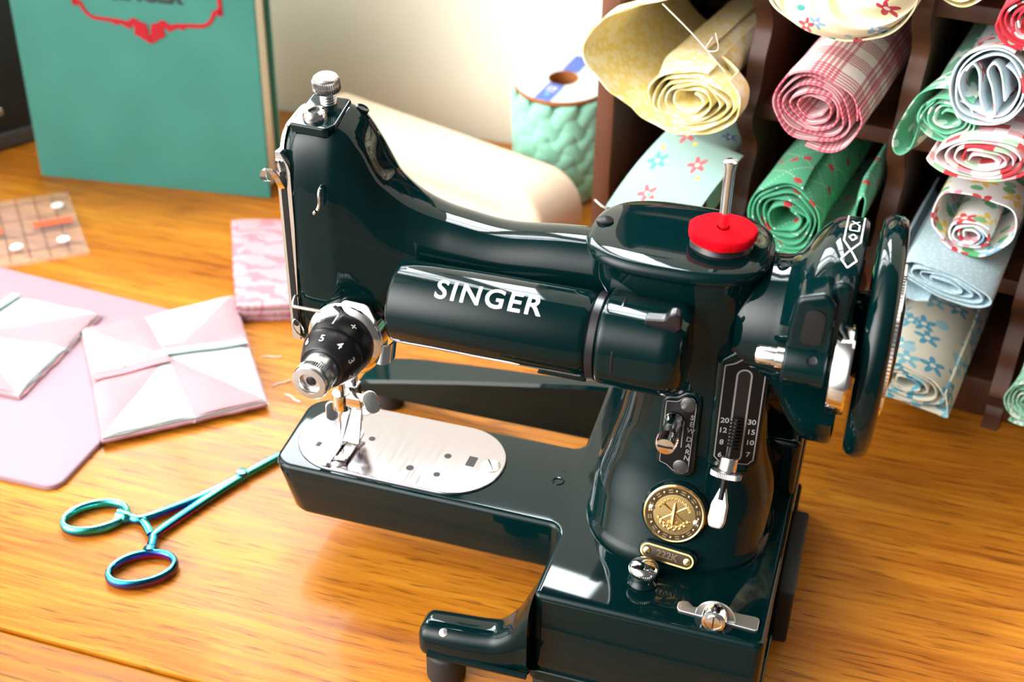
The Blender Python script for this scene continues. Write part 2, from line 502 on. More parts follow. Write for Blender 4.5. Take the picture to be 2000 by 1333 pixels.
# tension assembly on the front of the head (axis towards the operator)
TA = axisf((.0192, -.0200, .1325), (0, -1, .02))
ta = MB()
ta.add(*lathe([(0, -.004), (.0160, -.004), (.0162, .0018), (.0150, .0026), (0, .0026)], 56))
ta.add(*lathe([(0, .0032), (.0148, .0032), (.0163, .0040), (.0166, .0046), (.0150, .0056), (0, .0060)], 56))
tdo = ta.build('tension_discs', chrome, SM); tdo.data.transform(TA)
cn = MB().add(*lathe([(0, .0060), (.0136, .0060), (.0139, .0075), (.0132, .0140), (.0126, .0150), (.0126, .0158), (0, .0158)], 56), M=TA)
cno = cn.build('tension_collar', bakelite, SM)
dl = MB().add(*lathe([(0, .0160), (.0130, .0160), (.0132, .0172), (.0127, .0190), (.0097, .0268), (.0092, .0272), (0, .0272)], 56), M=TA)
dlo = dl.build('number_dial', bakelite, SM)
nt = MB()
nt.add(*lathe([(.0074, .0270), (.0077, .0274), (.0077, .0318), (.0072, .0326), (.0070, .0334)], 48, cap=False), M=TA)
nt.add(*knurl(.0078, .0334, .0372, 56, .0003, .0004), M=TA)
nt.add(*lathe([(.0078, .0366), (.0078, .0380), (.0070, .0392), (.0046, .0394), (.0040, .0384), (.0038, .0340), (0, .0340)], 48, cap=False), M=TA)
nto = nt.build('tension_nut', satin, SM)
MB().add(*lathe([(0, .0342), (.0022, .0342), (.0022, .0372), (.0012, .0376), (0, .0376)], 24), M=TA).build('stud', bakelite, nto)
def cone_text(s, phi, h, rad, slope, size, parent, bold=.02):
    # phi measured from straight up, clockwise seen from the operator
    d = Vector((math.sin(phi), 0, math.cos(phi)))
    ax = Vector((0, -1, .02)).normalized()
    nrm = (d*math.cos(slope)+ax*math.sin(slope)).normalized()
    up = (d*math.sin(slope)-ax*math.cos(slope)).normalized()
    p = Vector((.0192, -.0200, .1325))+ax*h+d*(rad+.00012)
    v, f = text_mesh(s, size, bold*size)
    MB().add(v, f, frame(p+nrm*.0001, nrm, up)).build('numeral' if s.isdigit() else 'mark', white, parent)
for s, ph in (('7', -80), ('6', -38), ('5', 0), ('4', 40), ('3', 80), ('2', 118), ('1', 158)):
    cone_text(s, math.radians(ph-6), .0226, .01135, math.radians(21), .0046, dlo)
for s, ph in (('-', -30), ('+', 36)):
    cone_text(s, math.radians(ph-4), .0108, .01365, math.radians(5), .0052, cno)
ml = MB().add(*prism(crect(.0007, .0058, .0001), 0, .0002), M=frame(Vector((.0192, -.0200, .1325))+Vector((-.05, 0, 1)).normalized()*.01365+Vector((0, -.0105, 0)), (-.05, -.1, 1), (0, 1, .1)))
ml.build('mark', white, cno)
# small levers and springs round the tension unit
part('slack_plate', *prism([(-.010, -.0045, .003), (.0075, -.0065, .003), (.0085, .002, .003), (.002, .0068, .004), (-.008, .004, .003)], 0, .0012, .0005, na=5), satin, M=frame((.0245, -.0222, .1440), (.12, -1, .50), (.35, 0, 1)))
part('slack_rivet', *lathe([(0, 0), (.0026, 0), (.0022, .0010), (0, .0013)], 24), dkplate, M=axisf((.0252, -.0230, .1446), (.12, -1, .50)))
lp = smooth_path([(.0240, -.0215, .1330), (.0300, -.0235, .1300), (.0355, -.0245, .1285), (.0385, -.0230, .1290), (.0400, -.0200, .1305)], 6)
part('release_lever', *strip(lp, .0085, .0009, (0.05, .25, 1)), chrome)
sp = smooth_path([(.0075, -.0215, .1330), (.0020, -.0235, .1290), (-.0025, -.0240, .1310), (-.0050, -.0235, .1345), (-.0040, -.0230, .1375), (-.0015, -.0230, .1350), (.0000, -.0235, .1315)], 6)
part('check_spring', *tube(sp, .00035, 6), chrome)
part('disc_finger', *strip(smooth_path([(.0165, -.0265, .1500), (.0190, -.0258, .1470), (.0225, -.0262, .1445)], 4), .0022, .0008, (.6, -.4, .5)), chrome)
part('lifter_rod', *tube(smooth_path([(.0260, .010, .1320), (.0330, .012, .1380), (.0450, .014, .1460)], 5), .0014, 10), chrome)

# lamp: shade, socket, switch
LY, LZ, LR = -.0300, .1610, .0168
pr = [(0, .0468), (.0125, .0468), (.0155, .0471), (.0165, .0477), (.0168, .0490), (.0168, .1240), (.0160, .1262), (.0150, .1270), (0, .1270)]
LM = frame((0, LY, LZ), (1, 0, 0), (0, 0, 1))
lamp = part('lamp_shade', *lathe(pr, 72), paint, M=LM, sharp=50)
fl = MB().add(*prism([(0, 0, .0005), (.0200, 0, .0005), (.0200, .0042, .0005), (0.0025, .0042, .002)], -.006, .006, .001), M=frame((.1055, LY+.001, LZ-.0195), (0, -1, 0)))
fl.build('shade_rim', paint, lamp)
v, f = text_mesh('SINGER', .0112, .00016, 0, 1.18)
bmx = bmesh.new()
for p in v: bmx.verts.new(p)
bmx.verts.ensure_lookup_table()
for q in f:
    try: bmx.faces.new([bmx.verts[i] for i in q])
    except ValueError: pass
bmesh.ops.subdivide_edges(bmx, edges=[e for e in bmx.edges if e.calc_length() > .0015], cuts=4, use_grid_fill=False)
bmesh.ops.triangulate(bmx, faces=bmx.faces)
v2 = []
for p in bmx.verts:
    a = math.radians(56)+p.co.y/LR
    v2.append((.0872+p.co.x*1.0, LY-(LR+.00018)*math.cos(a), LZ+(LR+.00018)*math.sin(a)))
f2 = [[q.index for q in fc.verts] for fc in bmx.faces]; bmx.free()
tx = MB().add(v2, f2).build('lettering', white, lamp); tx['label'] = 'white capital lettering'
part('lamp_gap', *lathe([(0, .1265), (.0150, .1265), (.0172, .1275), (.0172, .1302), (.0155, .1312), (0, .1312)], 56), bakelite, M=LM)
sk = [(.1305, LY, LZ, .0160, .0160, 2.3), (.1320, LY, LZ, .0172, .0172, 2.4), (.1550, LY, LZ, .0172, .0172, 2.5), (.1600, LY+.001, LZ, .0168, .0168, 2.5), (.1630, LY+.002, LZ, .0150, .0150, 2.5)]
skr = [[(x, y, z) for x, y, z in r] for r in loft_keys(sk, 'x', 30, 72)]
so = part('lamp_socket', *rings(skr), paint, sharp=45)
MB().add(*lathe([(.0172, .1372), (.0176, .1374), (.0176, .1379), (.0172, .1381)], 64, cap=False), M=LM).build('socket_seam', bakelite, so)
part('socket_bracket', *rings(loft_keys([(.1300, -.0120, .1690, .0100, .0135, 4.), (.1560, -.0120, .1690, .0100, .0135, 4.), (.1640, -.010, .1660, .009, .0130, 3.5), (.1680, -.008, .1640, .006, .0110, 3.)], 'x', 24, 48)), paint, sharp=50)
sa = math.radians(62)
sn = Vector((0, -math.cos(sa), math.sin(sa)))
sp0 = Vector((0, LY, LZ))+sn*.0171
strip_m = frame((.1425, sp0.y, sp0.z), sn, (0, math.sin(sa), math.cos(sa)))
sls = MB().add(*prism(crect(.0190, .0040, .0008), -.001, .0006, .0003), M=strip_m).build('switch_slot', mat('grey_fibre', (.05, .045, .06), .5), so)
sw = MB()
swp = [(-.0085, -.0014, .0012), (-.0010, -.0026, .001), (.0035, -.0032, .0012), (.0052, -.0005, .0015), (.0048, .0062, .0024), (.0012, .0066, .0024), (-.0008, .0026, .003), (-.0080, .0016, .0012)]
sw.add(*prism(swp, -.0022, .0022, .0008, .0008), M=frame((.1560, sp0.y-.0012, sp0.z+.0020), (0, -.86, -.2), (0, -.2, .86)))
sw.build('lamp_switch', bakelite, SM)

# ------------------------------------------------------------------ stitch regulator plate
SP = frame((.1842, -.0196, .1300), (.20, -1, .0), (0, 0, 1))
bz = MB().add(*prism([(-.0105, -.0270, .003), (-.0040, -.0300, .004), (.0060, -.0300, .004), (.0105, -.0260, .003), (.0105, .0230, .004), (.0045, .0285, .005), (-.0040, .0285, .005), (-.0105, .0240, .004)], -.0130, -.0004, .0020, na=6), M=SP)
bz.build('regulator_boss', paint, SM)
poly = [(-.0084, -.0215, .0012), (-.0055, -.0250, .0012), (.0060, -.0250, .0012), (.0084, -.0222, .0012), (.0084, .0195, .0015), (.0045, .0235, .003), (.0015, .0262, .002), (-.0015, .0262, .002), (-.0045, .0240, .003), (-.0084, .0228, .0012)]
rp = MB().add(*prism(poly, -.0008, .0004, .0002), M=SP).build('regulator_plate', dkplate, SM)
rp['label'] = 'black regulator plate with silver outline and numbers'
def border(cs, ins, w, M, m, parent, name='outline', z=.00042, na=6):
    a = outline(cs, ins, na); b = outline(cs, ins+w, na); n = len(a)
    v = [(x, y, z) for x, y in a]+[(x, y, z) for x, y in b]
    f = [(i, (i+1) % n, n+(i+1) % n, n+i) for i in range(n)]
    return MB().add(v, f, M).build(name, m, parent)
border(poly, .0004, .0005, SP, greyline, rp)
slot = [(-.0024, -.0225, .002), (.0024, -.0225, .002), (.0024, .0205, .00239), (-.0024, .0205, .00239)]
MB().add(*prism(slot, .0003, .00045), M=SP).build('slot', hole, rp)
border(slot, -.0007, .0007, SP, greyline, rp, z=.0005)
nm = MB()
for s, x, y in (('20', -.0053, -.0035), ('12', -.0056, -.0083), ('8', -.0055, -.0142), ('6', -.0056, -.0205), ('30', .0052, -.0035), ('15', .0054, -.0083), ('10', .0055, -.0135), ('7', .0054, -.0195)):
    v, f = text_mesh(s, .0034, .00006); nm.add(v, f, SP @ T(x, y, .00046))
nm.build('numerals', mat('ivory_numerals', (.3, .3, .29), .5), rp)
# lever with spring and thumb nut (points at the operator)
LA = axisf(tuple(SP @ Vector((-.0002, -.0020, -.0010))), (-.03, -.46, -.88))
lv = MB()
hel = [(.0024*math.cos(a), .0024*math.sin(a), .0005+a*.00022) for a in [i*.45 for i in range(130)]]
lv.add(*tube(hel, .00042, 6), M=LA)
lv.add(*lathe(rprof(.0014, 0, .034, .0002), 16), M=LA)
lv.build('lever_spring', dkplate, SM)
ln = MB().add(*lathe(rprof(.0036, .0165, .0224, .0006), 32), M=LA)
ln.add(*knurl(.0062, .0224, .0248, 52, .0003, .0003), M=LA)
ln.build('thumb_nut', satin, SM)
sl = [(-.0013, 0, .0002), (.0013, 0, .0002), (.0034, .0070, .002), (.0036, .0135, .003), (.0026, .0168, .002), (-.0026, .0168, .002), (-.0036, .0135, .003), (-.0034, .0070, .002)]
hd = MB().add(*prism(sl, -.0009, .0009, .0007, .0007, 5), M=LA @ Matrix(((1, 0, 0, 0), (0, 0, -1, 0), (0, 1, 0, .0290), (0, 0, 0, 1))))
hd.build('stitch_lever', chrome, SM)['label'] = 'flat chrome stitch lever paddle'

# sew / darn plate
DP = frame((.1612, -.0218, .1160), (-.02, -1, .12), (0, 0, 1))
dpoly = [(-.0062, -.0140, .001), (-.0030, -.0150, .002), (.0000, -.0172, .003), (.0040, -.0180, .002), (.0066, -.0160, .002), (.0066, .0150, .002), (.0050, .0178, .002), (.0012, .0178, .003), (-.0015, .0152, .002), (-.0062, .0145, .001)]
MB().add(*prism([(x*1.28, y*1.14, .004) for x, y, r in dpoly], -.012, -.0004, .002, na=5), M=DP).build('darn_boss', paint, SM)
dp = MB().add(*prism(dpoly, -.0008, .0004, .0002), M=DP).build('darn_plate', dkplate, SM)
dp['label'] = 'small black plate marked SEW and DARN'
border(dpoly, .0003, .0003, DP, greyline, dp)
for y in (.0143, -.0143):
    MB().add(*lathe([(0, .0004), (.0031, .0004), (.0031, .0007), (.0026, .0010), (0, .0010)], 28), M=DP @ T(.0030, y, 0)).build('plate_screw', mat('dull_screw', (.10, .10, .10), .35, .8), dp)
wd = MB()
for i, ch in enumerate('SEW'):
    v, f = text_mesh(ch, .0031, .00005); wd.add(v, f, DP @ T(.0052, .0088-i*.0030, .0005) @ RZ(-.12))
for i, ch in enumerate('DARN'):
    v, f = text_mesh(ch, .0031, .00005); wd.add(v, f, DP @ T(.0050, -.0012-i*.0029, .0005) @ RZ(-.12))
wd.add(*prism(crect(.0004, .0120, .0001), .0004, .0006), M=DP @ T(.0022, .0006, 0))
wd.build('lettering', greyline, dp)
KM = axisf(tuple(DP @ Vector((-.0018, .0060, .0004))), (0, -1, -.02))
kb = MB().add(*lathe([(0, 0), (.0040, 0), (.0038, .0010), (.0034, .0016), (.0033, .0110), (.0038, .0118)]+[(q, .0118+.0008*k) for k, q in enumerate((.0039, .0043, .0039, .0043, .0039, .0043, .0040))]+[(.0036, .0174), (0, .0176)], 36), M=KM)
ko = kb.build('selector_pin', chrome, SM)
MB().add(*prism(crect(.0060, .0007, .0001), 0, .0002), M=KM @ T(0, 0, .0176)).build('slot', hole, ko)

# round badge and number plate at the foot of the pillar
BM = frame((.1644, -.0282, .0806), (.03, -1, .34), (0, 0, 1))
part('badge_boss', *lathe([(0, -.008), (.0142, -.008), (.0138, -.001), (.0128, .0002), (0, .0002)], 56), paint, M=BM)
bd = MB().add(*lathe([(0, 0), (.0126, 0), (.0127, .0008), (.0120, .0013), (.0114, .0011)], 64, cap=True), M=BM)
bd.add(*lathe([(.0088, .0010), (.0086, .0014), (.0060, .0015), (0, .0016)], 48, cap=False), M=BM)
bo = bd.build('badge', gold, SM); bo['label'] = 'round brass badge with black rim band'
MB().add(*lathe([(.0114, .00105), (.0114, .0012), (.0088, .0012), (.0088, .00105)], 64, cap=False), M=BM).build('rim_band', dkbrass, bo)
fx = MB()
for k in range(12):
    a = 2*PI*k/12
    fx.add(*lathe([(0, .0012), (.0007, .0012), (.0005, .0016), (0, .0017)], 12), M=BM @ T(.0101*math.cos(a), .0101*math.sin(a), 0))
    a += PI/12
    fx.add(*prism(crect(.0018, .0005, .0001), .0011, .0014), M=BM @ RZ(a) @ T(.0106, 0, 0) @ RZ(PI/2))
    fx.add(*prism(crect(.0018, .0005, .0001), .0011, .0014), M=BM @ RZ(a) @ T(.0096, 0, 0) @ RZ(PI/2))
fx.build('rim_ornament', gold, bo)
md = MB()
# relief: bobbin and shuttle crossed by two needles over a wreath
md.add(*lathe([(0, -.0045), (.0011, -.0045), (.0012, .001), (.0005, .0045), (0, .0048)], 16), M=BM @ T(0, .0005, .0016) @ RX(-PI/2))
for s_ in (-1, 1):
    md.add(*tube([(-.0055*s_, -.0030, .0018), (.0050*s_, .0042, .0019)], [.0003, .00045], 8), M=BM)
for k in range(15):
    a = math.radians(200+k*10); q = .0064-.0010*(k % 2)
    md.add(*lathe([(0, 0), (.0009, .0001), (.0006, .0006), (0, .0008)], 10), M=BM @ T(q*math.cos(a), q*math.sin(a), .0014))
md.add(*prism(crect(.0046, .0014, .0005), .0014, .0022, .0003), M=BM @ T(0, -.0036, 0))
for k in range(22):
    a = math.radians(20+k*6.6)
    md.add(*prism(crect(.0004, .0011, .0001), .0014, .0019, .0001), M=BM @ T(.0066*math.cos(a), .0066*math.sin(a), 0) @ RZ(a-PI/2+.3*(-1)**k))
md.build('relief', gold, bo)
rvm = mat('pale_rivet', (.85, .78, .6), .2, 1.)
for s_ in (-1, 1):
    MB().add(*lathe([(0, .0010), (.0015, .0010), (.0013, .0018), (0, .0022)], 20), M=BM @ T(.0094*s_, -.0016*s_-.0002, 0)).build('rivet', rvm, bo)
NM = frame((.1642, -.0357, .0640), (-.03, -1, .5), (0, 0, 1)) @ RZ(-.06)
pn = stadium(.0228, .0066)
part('number_boss', *prism(stadium(.0250, .0088), -.006, .0002, .0015, na=8), paint, M=NM)
no = part('number_plate', *prism(pn, 0, .0006, .0002, na=10), dkbrass, M=NM)
border(pn, .0001, .0007, NM, gold, no, z=.00075, na=10)
for s_ in (-1, 1):
    MB().add(*lathe([(0, .0004), (.0017, .0004), (.0015, .0012), (0, .0016)], 20), M=NM @ T(.0086*s_, 0, 0)).build('rivet', gold, no)
v, f = text_mesh('222K', .0042, .0001, .0001)
MB().add(v, f, NM @ T(0, 0, .0007)).build('lettering', mat('dull_bronze', (.16, .11, .07), .4, .7), no)

# knurled pin and latch on the base
bp = part('thread_pin', *lathe([(0, 0), (.0060, 0), (.0062, .0010), (.0050, .0022), (.0046, .0034), (.0054, .0044), (.0050, .0054), (0, .0054)], 40), paint, M=T(.1568, -.0468, .0570))
kp = MB().add(*knurl(.0062, .0062, .0080, 46, .0004, .0003)); kp.add(*lathe([(0, .0050), (.0040, .0052), (.0056, .0062), (.0060, .0080), (.0058, .0086), (.0050, .0094), (.0036, .0100), (.0018, .0104), (0, .0105)], 40))
kpo = kp.build('pin_cap', chrome, bp); kpo.data.transform(T(.1568, -.0468, .0570))
la = MB()
la.add(*prism([(-.0160, -.0026, .0020), (.0165, -.0042, .0010), (.0165, .0034, .0016), (-.006, .0030, .001), (-.0095, .0010, .001), (-.0125, .0036, .0014), (-.0162, .0024, .002)], 0, .0009, .0003, na=5), M=T(.1893, -.0562, .0571))
la.add(*lathe([(.0078, 0), (.0080, .0005), (.0078, .0010), (.0060, .0010), (.0060, 0)], 40, 0, PI), M=frame((.1888, -.0580, .0580), (0, -1, .1)))
la.add(*prism([(-.0077, 0, .0001), (.0077, 0, .0001), (.0077, .0012, .0001), (-.0077, .0012, .0001)], 0, .0010), M=frame((.1888, -.0580, .0571), (0, -1, .1)))
bkt = [(.0075*math.cos(PI*k/20), .0075*math.sin(PI*k/20), .0001) for k in range(21)]
la.add(*prism(bkt, 0, .0010, na=1), M=frame((.1888, -.0580, .0576), (0, -1, .1)))
lo = la.build('latch_plate', mat('brushed_latch', (.72, .71, .70), .36, 1.), SM, 30)
MB().add(*lathe([(0, 0), (.0050, 0), (.0050, .0046), (.0046, .0054), (.0036, .0056), (.0035, .0050), (.0028, .0050), (.0028, .0058), (0, .0060)], 40), M=frame((.1888, -.0592, .0606), (0, -1, .12))).build('latch_screw', chrome, lo)
MB().add(*prism(crect(.0005, .0050, .0001), .0060, .0062), M=frame((.1888, -.0592, .0606), (0, -1, .12))).build('slot', hole, lo)

# stabilising legs
fo = MB()
fo.add(*rings(round_ends([[(x, y, z) for x, y, z in r] for r in loft_keys([(.0725, -.0690, .0225, .0085, .0085, 3.), (.0800, -.0690, .0228, .0088, .0090, 3.), (.1000, -.0680, .0235, .0090, .0100, 3.), (.1080, -.0660, .0265, .0105, .0135, 3.), (.1130, -.0630, .0310, .0130, .0180, 3.5), (.1165, -.0610, .0345, .0150, .0215, 4.)], 'x', 40, 48)], 'x', .004, 0)))
fo.add(*tube([(.0735, -.0776, .0185), (.117, -.0768, .0190)], .0016, 8))
fl_o = fo.build('front_leg', paint, SM, 45)
MB().add(*lathe(rprof(.0085, 0, .0160, .002), 36), M=T(.0790, -.0700, 0)).build('rubber_foot', rubber, fl_o)
MB().add(*lathe([(0, 0), (.0021, 0), (.0019, .0008), (0, .0010)], 20), M=axisf((.0800, -.0748, .0300), (0, -.5, 1))).build('leg_rivet', satin, fl_o)
rl = MB()
q = []
for x, zt, y0, y1 in ((-.0340, .0195, .0960, .1180), (-.0300, .0215, .0955, .1210), (-.0100, .0262, .0950, .1200), (.0300, .0345, .0948, .1130), (.0700, .0420, .0946, .1060), (.0970, .0470, .0944, .1025), (.1140, .0485, .0944, .1025)):
    zb = .0125; b = .0015
    q.append([(x, y0+b, zb), (x, y1-b, zb), (x, y1, zb+b), (x, y1, zt-b), (x, y1-b, zt), (x, y0+b, zt), (x, y0, zt-b), (x, y0, zb+b)])
rl.add(*rings(q))
rlo = rl.build('rear_leg', paint, SM, 30)
MB().add(*lathe(rprof(.0080, 0, .0130, .002), 36), M=T(-.0200, .1080, 0)).build('rubber_foot', rubber, rlo)

# right side: terminal block, motor, bracket
part('terminal_block', *prism(rect(.2095, -.0120, .2170, .0450, .0015), .006, .036, .0015, .0015), rubber)
part('motor_bracket', *prism(rect(.1880, .028, .2085, .088, .003), .055, .0860, .003), paint)
part('bracket_bolt', *lathe([(0, 0), (.0042, 0), (.0040, .0020), (.0030, .0026), (0, .0028)], 24), dkplate, M=axisf((.196, .028, .078), (0, -1, 0)))
part('motor', *lathe([(0, .140), (.020, .140), (.026, .146), (.028, .155), (.028, .196), (.024, .204), (0, .205)], 48), paint, M=frame((0, .058, .105), (1, 0, 0)))

# hand wheel, belt guard and bobbin winder
WM = frame((0, .0050, .1602), (1, 0, 0))
neck = [(0, .180), (.0240, .180), (.0258, .184), (.0262, .1915), (.0270, .1945), (.0300, .1975), (.0345, .2000), (.0390, .2035), (.0428, .2075), (.0440, .2105), (.0443, .2180), (.0435, .2195), (.0420, .2200), (0, .2200)]
A = math.radians
part('hub_neck', *lathe([(0, .178), (.0236, .178), (.0257, .182), (.0261, .1915), (.0268, .1940), (.0270, .1960), (.0262, .2200), (0, .2200)], 72), paint, M=WM, sharp=45)
# local u = +y, v = +z for this frame; leave the front quarter open for the winder
gd = MB().add(*lathe([(.0262, .1935)]+neck[4:13]+[(.0262, .2200)], 96, A(-158), A(152)), M=WM)
go = gd.build('belt_guard', paint, SM, 45)
dc = MB()
def gpt(a, x): return (x, .0050+.0445*math.cos(a), .1602+.0445*math.sin(a))
def ribbon(pts, w=.0006):
    P = smooth = pts; n = len(P); L = []; R = []
    for i in range(n):
        d0 = P[max(i-1, 0)]; d1 = P[min(i+1, n-1)]
        dx, dy = d1[0]-d0[0], d1[1]-d0[1]; l = math.hypot(dx, dy) or 1
        L.append((P[i][0]-dy/l*w/2, P[i][1]+dx/l*w/2)); R.append((P[i][0]+dy/l*w/2, P[i][1]-dx/l*w/2))
    vs = [gpt(PI/2+(p[1]-.003)/.0445, p[0]) for p in L]+[gpt(PI/2+(p[1]-.003)/.0445, p[0]) for p in R]
    dc.add(vs, [(i, i+1, n+i+1, n+i) for i in range(n-1)])
def seg(a, b, k=10): return [(a[0]+(b[0]-a[0])*i/k, a[1]+(b[1]-a[1])*i/k) for i in range(k+1)]
cx_ = .2146
# coordinates: (x, arc from the very top towards the front)
for ln in ([(cx_-.0030, -.012), (cx_-.0030, .0120)], [(cx_-.0030, .0120), (cx_+.0008, .0180)], [(cx_+.0030, -.012), (cx_+.0030, .0120)], [(cx_+.0030, .0120), (cx_-.0008, .0180)],
           [(cx_-.0008, .0180), (cx_-.0028, .0215)], [(cx_+.0008, .0180), (cx_+.0028, .0215)], [(cx_-.0028, .0215), (cx_, .0250)], [(cx_+.0028, .0215), (cx_, .0250)],
           [(cx_, .0075), (cx_-.0014, .0095)], [(cx_-.0014, .0095), (cx_, .0115)], [(cx_, .0115), (cx_+.0014, .0095)], [(cx_+.0014, .0095), (cx_, .0075)],
           [(cx_-.0016, .0005), (cx_-.0016, .0050)], [(cx_-.0016, .0050), (cx_+.0016, .0050)], [(cx_+.0016, .0050), (cx_+.0016, .0005)], [(cx_-.0016, .0005), (cx_+.0014, -.0035)], [(cx_+.0016, .0005), (cx_-.0014, -.0035)]):
    ribbon(seg(*ln))
dc.build('guard_decal', silver, go)['label'] = 'silver diamond and line decal'
wh = MB().add(*lathe([(.0345, .2265), (.0352, .2252), (.0415, .2242), (.0448, .2247), (.0466, .2264), (.0473, .2290), (.0470, .2318), (.0456, .2336), (.0425, .2344), (.0360, .2338), (.0200, .2330), (.0195, .2345), (.0190, .2370), (.0170, .2378), (0, .2380)], 96), M=WM)
wh.add(*lathe([(0, .2195), (.0160, .2195), (.0180, .2262), (.0350, .2262)], 64, cap=False), M=WM)
who = wh.build('hand_wheel', paint, SM, 40)
MB().add(*knurl(.0300, .2338, .2362, 120, .0003, .0003), M=WM).build('clutch_ring', chrome, who)
# winder
WX, WY, WZ = .2050, -.0345, .1685
bw = MB()
bw.add(*lathe(rprof(.0088, .1985, .2140, .001), 40), M=frame((0, WY, WZ), (1, 0, 0)))
bw.add(*prism([(.1985, .160, .002), (.2140, .160, .002), (.2140, .195, .003), (.2105, .2000, .003), (.2000, .1965, .004), (.1985, .185, .003)], -.004, .010, .002), M=frame((0, WY+.006, 0), (0, -1, 0)))
bw.add(*prism([(.2095, .172, .002), (.2185, .172, .002), (.2185, .2030, .003), (.2115, .2030, .003)], -.004, .004, .002), M=frame((0, WY+.004, 0), (0, -1, 0)))
bwo = bw.build('bobbin_winder', paint, SM, 40)
MB().add(*prism([(.2030, .1790, .002), (.2105, .1790, .002), (.2110, .1930, .003), (.2040, .1930, .003)], 0, .0004, .0001), M=frame((0, WY-.0042, 0), (0, -1, 0))).build('window', hole, bwo)
oil((.2085, WY-.0070, WZ+.0056), (0, -.75, .65), .0018, 'winder_hole')
MB().add(*lathe([(0, .1885), (.0030, .1885), (.0035, .1895), (.0035, .1955), (.0042, .1957), (.0043, .1988), (0, .1988)], 28), M=frame((0, WY, WZ), (1, 0, 0))).build('spindle', chrome, bwo)
MB().add(*lathe([(0, .2150), (.0120, .2150), (.0150, .2160), (.0162, .2158), (.0166, .2164), (.0166, .2212), (.0160, .2220), (.0120, .2215), (0, .2215)], 64), M=frame((0, WY, WZ), (1, 0, 0))).build('winder_wheel', chrome, bwo)

# red felt disc lying on the spool seat
felt_m = mat('red_felt', lin('#c8000f'), .95, spec=.1)
t = NT(felt_m); nz = t.noise(t.coord(), 1400., 4.); t.l(t.mix(t.math('MULTIPLY', nz, .6), lin('#cf0416'), lin('#a0000c')), t.b.inputs['Base Color']); t.bump(nz, .5, .0006)
rs = []
for z, r in ((.1947, .0118), (.1951, .0127), (.1968, .0130), (.1985, .0129), (.1990, .0124), (.1992, .011), (.1992, .0026), (.1960, .0026)):
    rs.append([(.1672+(r+(.00015*math.sin(7*a)+.0001*math.sin(17*a) if r > .012 else 0))*math.cos(a), .0006+(r+(.00015*math.sin(7*a) if r > .012 else 0))*math.sin(a), z+.0002*math.sin(2*a+1)) for a in [2*PI*i/64 for i in range(64)]])
felt = MB().add(*rings(rs, cap=(False, False), loop=True)).build('felt_disc', felt_m, None, 50)
tag(felt, 'round red felt pad lying under the tall chrome spool pin', 'felt pad')

# ------------------------------------------------------------------ table, room
wood = mat('table_wood', (.5, .22, .05), .32, coat=.08, spec=.22)
wood.node_tree.nodes['Principled BSDF'].inputs['Coat Roughness'].default_value = .10
t = NT(wood); ob = t.coord()
warp = t.noise(t.mapping(ob, (6, 14, 6)), 1., 3.)
vw = t.vmath('ADD', ob, t.vmath('MULTIPLY', t.n('ShaderNodeCombineXYZ').outputs[0], (0, 0, 0)))
cb = t.n('ShaderNodeCombineXYZ'); t.l(t.math('MULTIPLY', warp, .012), cb.inputs[1]); vw = t.vmath('ADD', ob, cb.outputs[0])
g1 = t.noise(t.mapping(vw, (9, 240, 20)), 1., 6., .68)
g2 = t.noise(t.mapping(vw, (1.6, 26, 4)), 1., 4., .55)
g3 = t.noise(t.mapping(vw, (34, 560, 60)), 1., 2., .55)
f = t.math('ADD', t.math('MULTIPLY', g1, .55), t.math('MULTIPLY', g2, .45))
c = t.ramp(f, [(.30, (.19, .044, .003, 1)), (.44, (.38, .118, .008, 1)), (.55, (.51, .185, .013, 1)), (.72, (.63, .28, .028, 1))])
pores = t.ramp(g3, [(.57, (0, 0, 0, 1)), (.68, (1, 1, 1, 1))])
c = t.mix(t.math('MULTIPLY', pores, .75), c, (.12, .030, .005, 1))
bl = t.ramp(t.noise(t.mapping(ob, (9, 22, 9), (0, 0, .3)), 1., 3.), [(.52, (0, 0, 0, 1)), (.68, (1, 1, 1, 1))])
c = t.mix(t.math('MULTIPLY', bl, .35), c, (.20, .055, .006, 1))
t.l(c, t.b.inputs['Base Color']); t.l(t.math('MULTIPLY_ADD', g1, .25), t.b.inputs['Roughness']); t.t.nodes[-1].inputs[2].default_value = .26
t.bump(g1, .12, .0008)
TB = thing('table', 'orange brown wooden table carrying the sewing machine', 'table', (0, .1, -.75))
tt = MB().add(*prism(rect(-.95, -.1072, .95, .468, .001), -.024, 0, .0006, 0, 1, 2)).build('tabletop', wood, TB)
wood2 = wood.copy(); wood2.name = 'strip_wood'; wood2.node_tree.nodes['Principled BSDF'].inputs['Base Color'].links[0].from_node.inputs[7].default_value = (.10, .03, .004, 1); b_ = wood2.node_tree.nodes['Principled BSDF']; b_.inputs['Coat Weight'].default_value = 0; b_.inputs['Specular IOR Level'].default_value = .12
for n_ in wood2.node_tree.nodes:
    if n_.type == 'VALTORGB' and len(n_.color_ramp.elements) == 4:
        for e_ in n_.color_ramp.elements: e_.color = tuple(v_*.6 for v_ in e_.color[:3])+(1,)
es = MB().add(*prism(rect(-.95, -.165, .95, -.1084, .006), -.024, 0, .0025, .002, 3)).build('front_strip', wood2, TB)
for x in (-.88, .88):
    for y in (-.12, .42):
        MB().add(*prism(crect(.05, .05, .006), -.75, -.0245, 0, .002), M=T(x, y, 0)).build('leg', wood, TB)
fm = mat('floor_boards', (.25, .15, .08), .5)
t = NT(fm); t.l(t.ramp(t.noise(t.mapping(t.coord(), (2, 30, 1)), 1., 4.), [(.3, (.16, .09, .045, 1)), (.7, (.32, .2, .11, 1))]), t.b.inputs['Base Color'])
struct(MB().add(*prism(rect(-1.35, -2.2, 1.6, .60, .0001), -.80, -.75)).build('floor', fm))
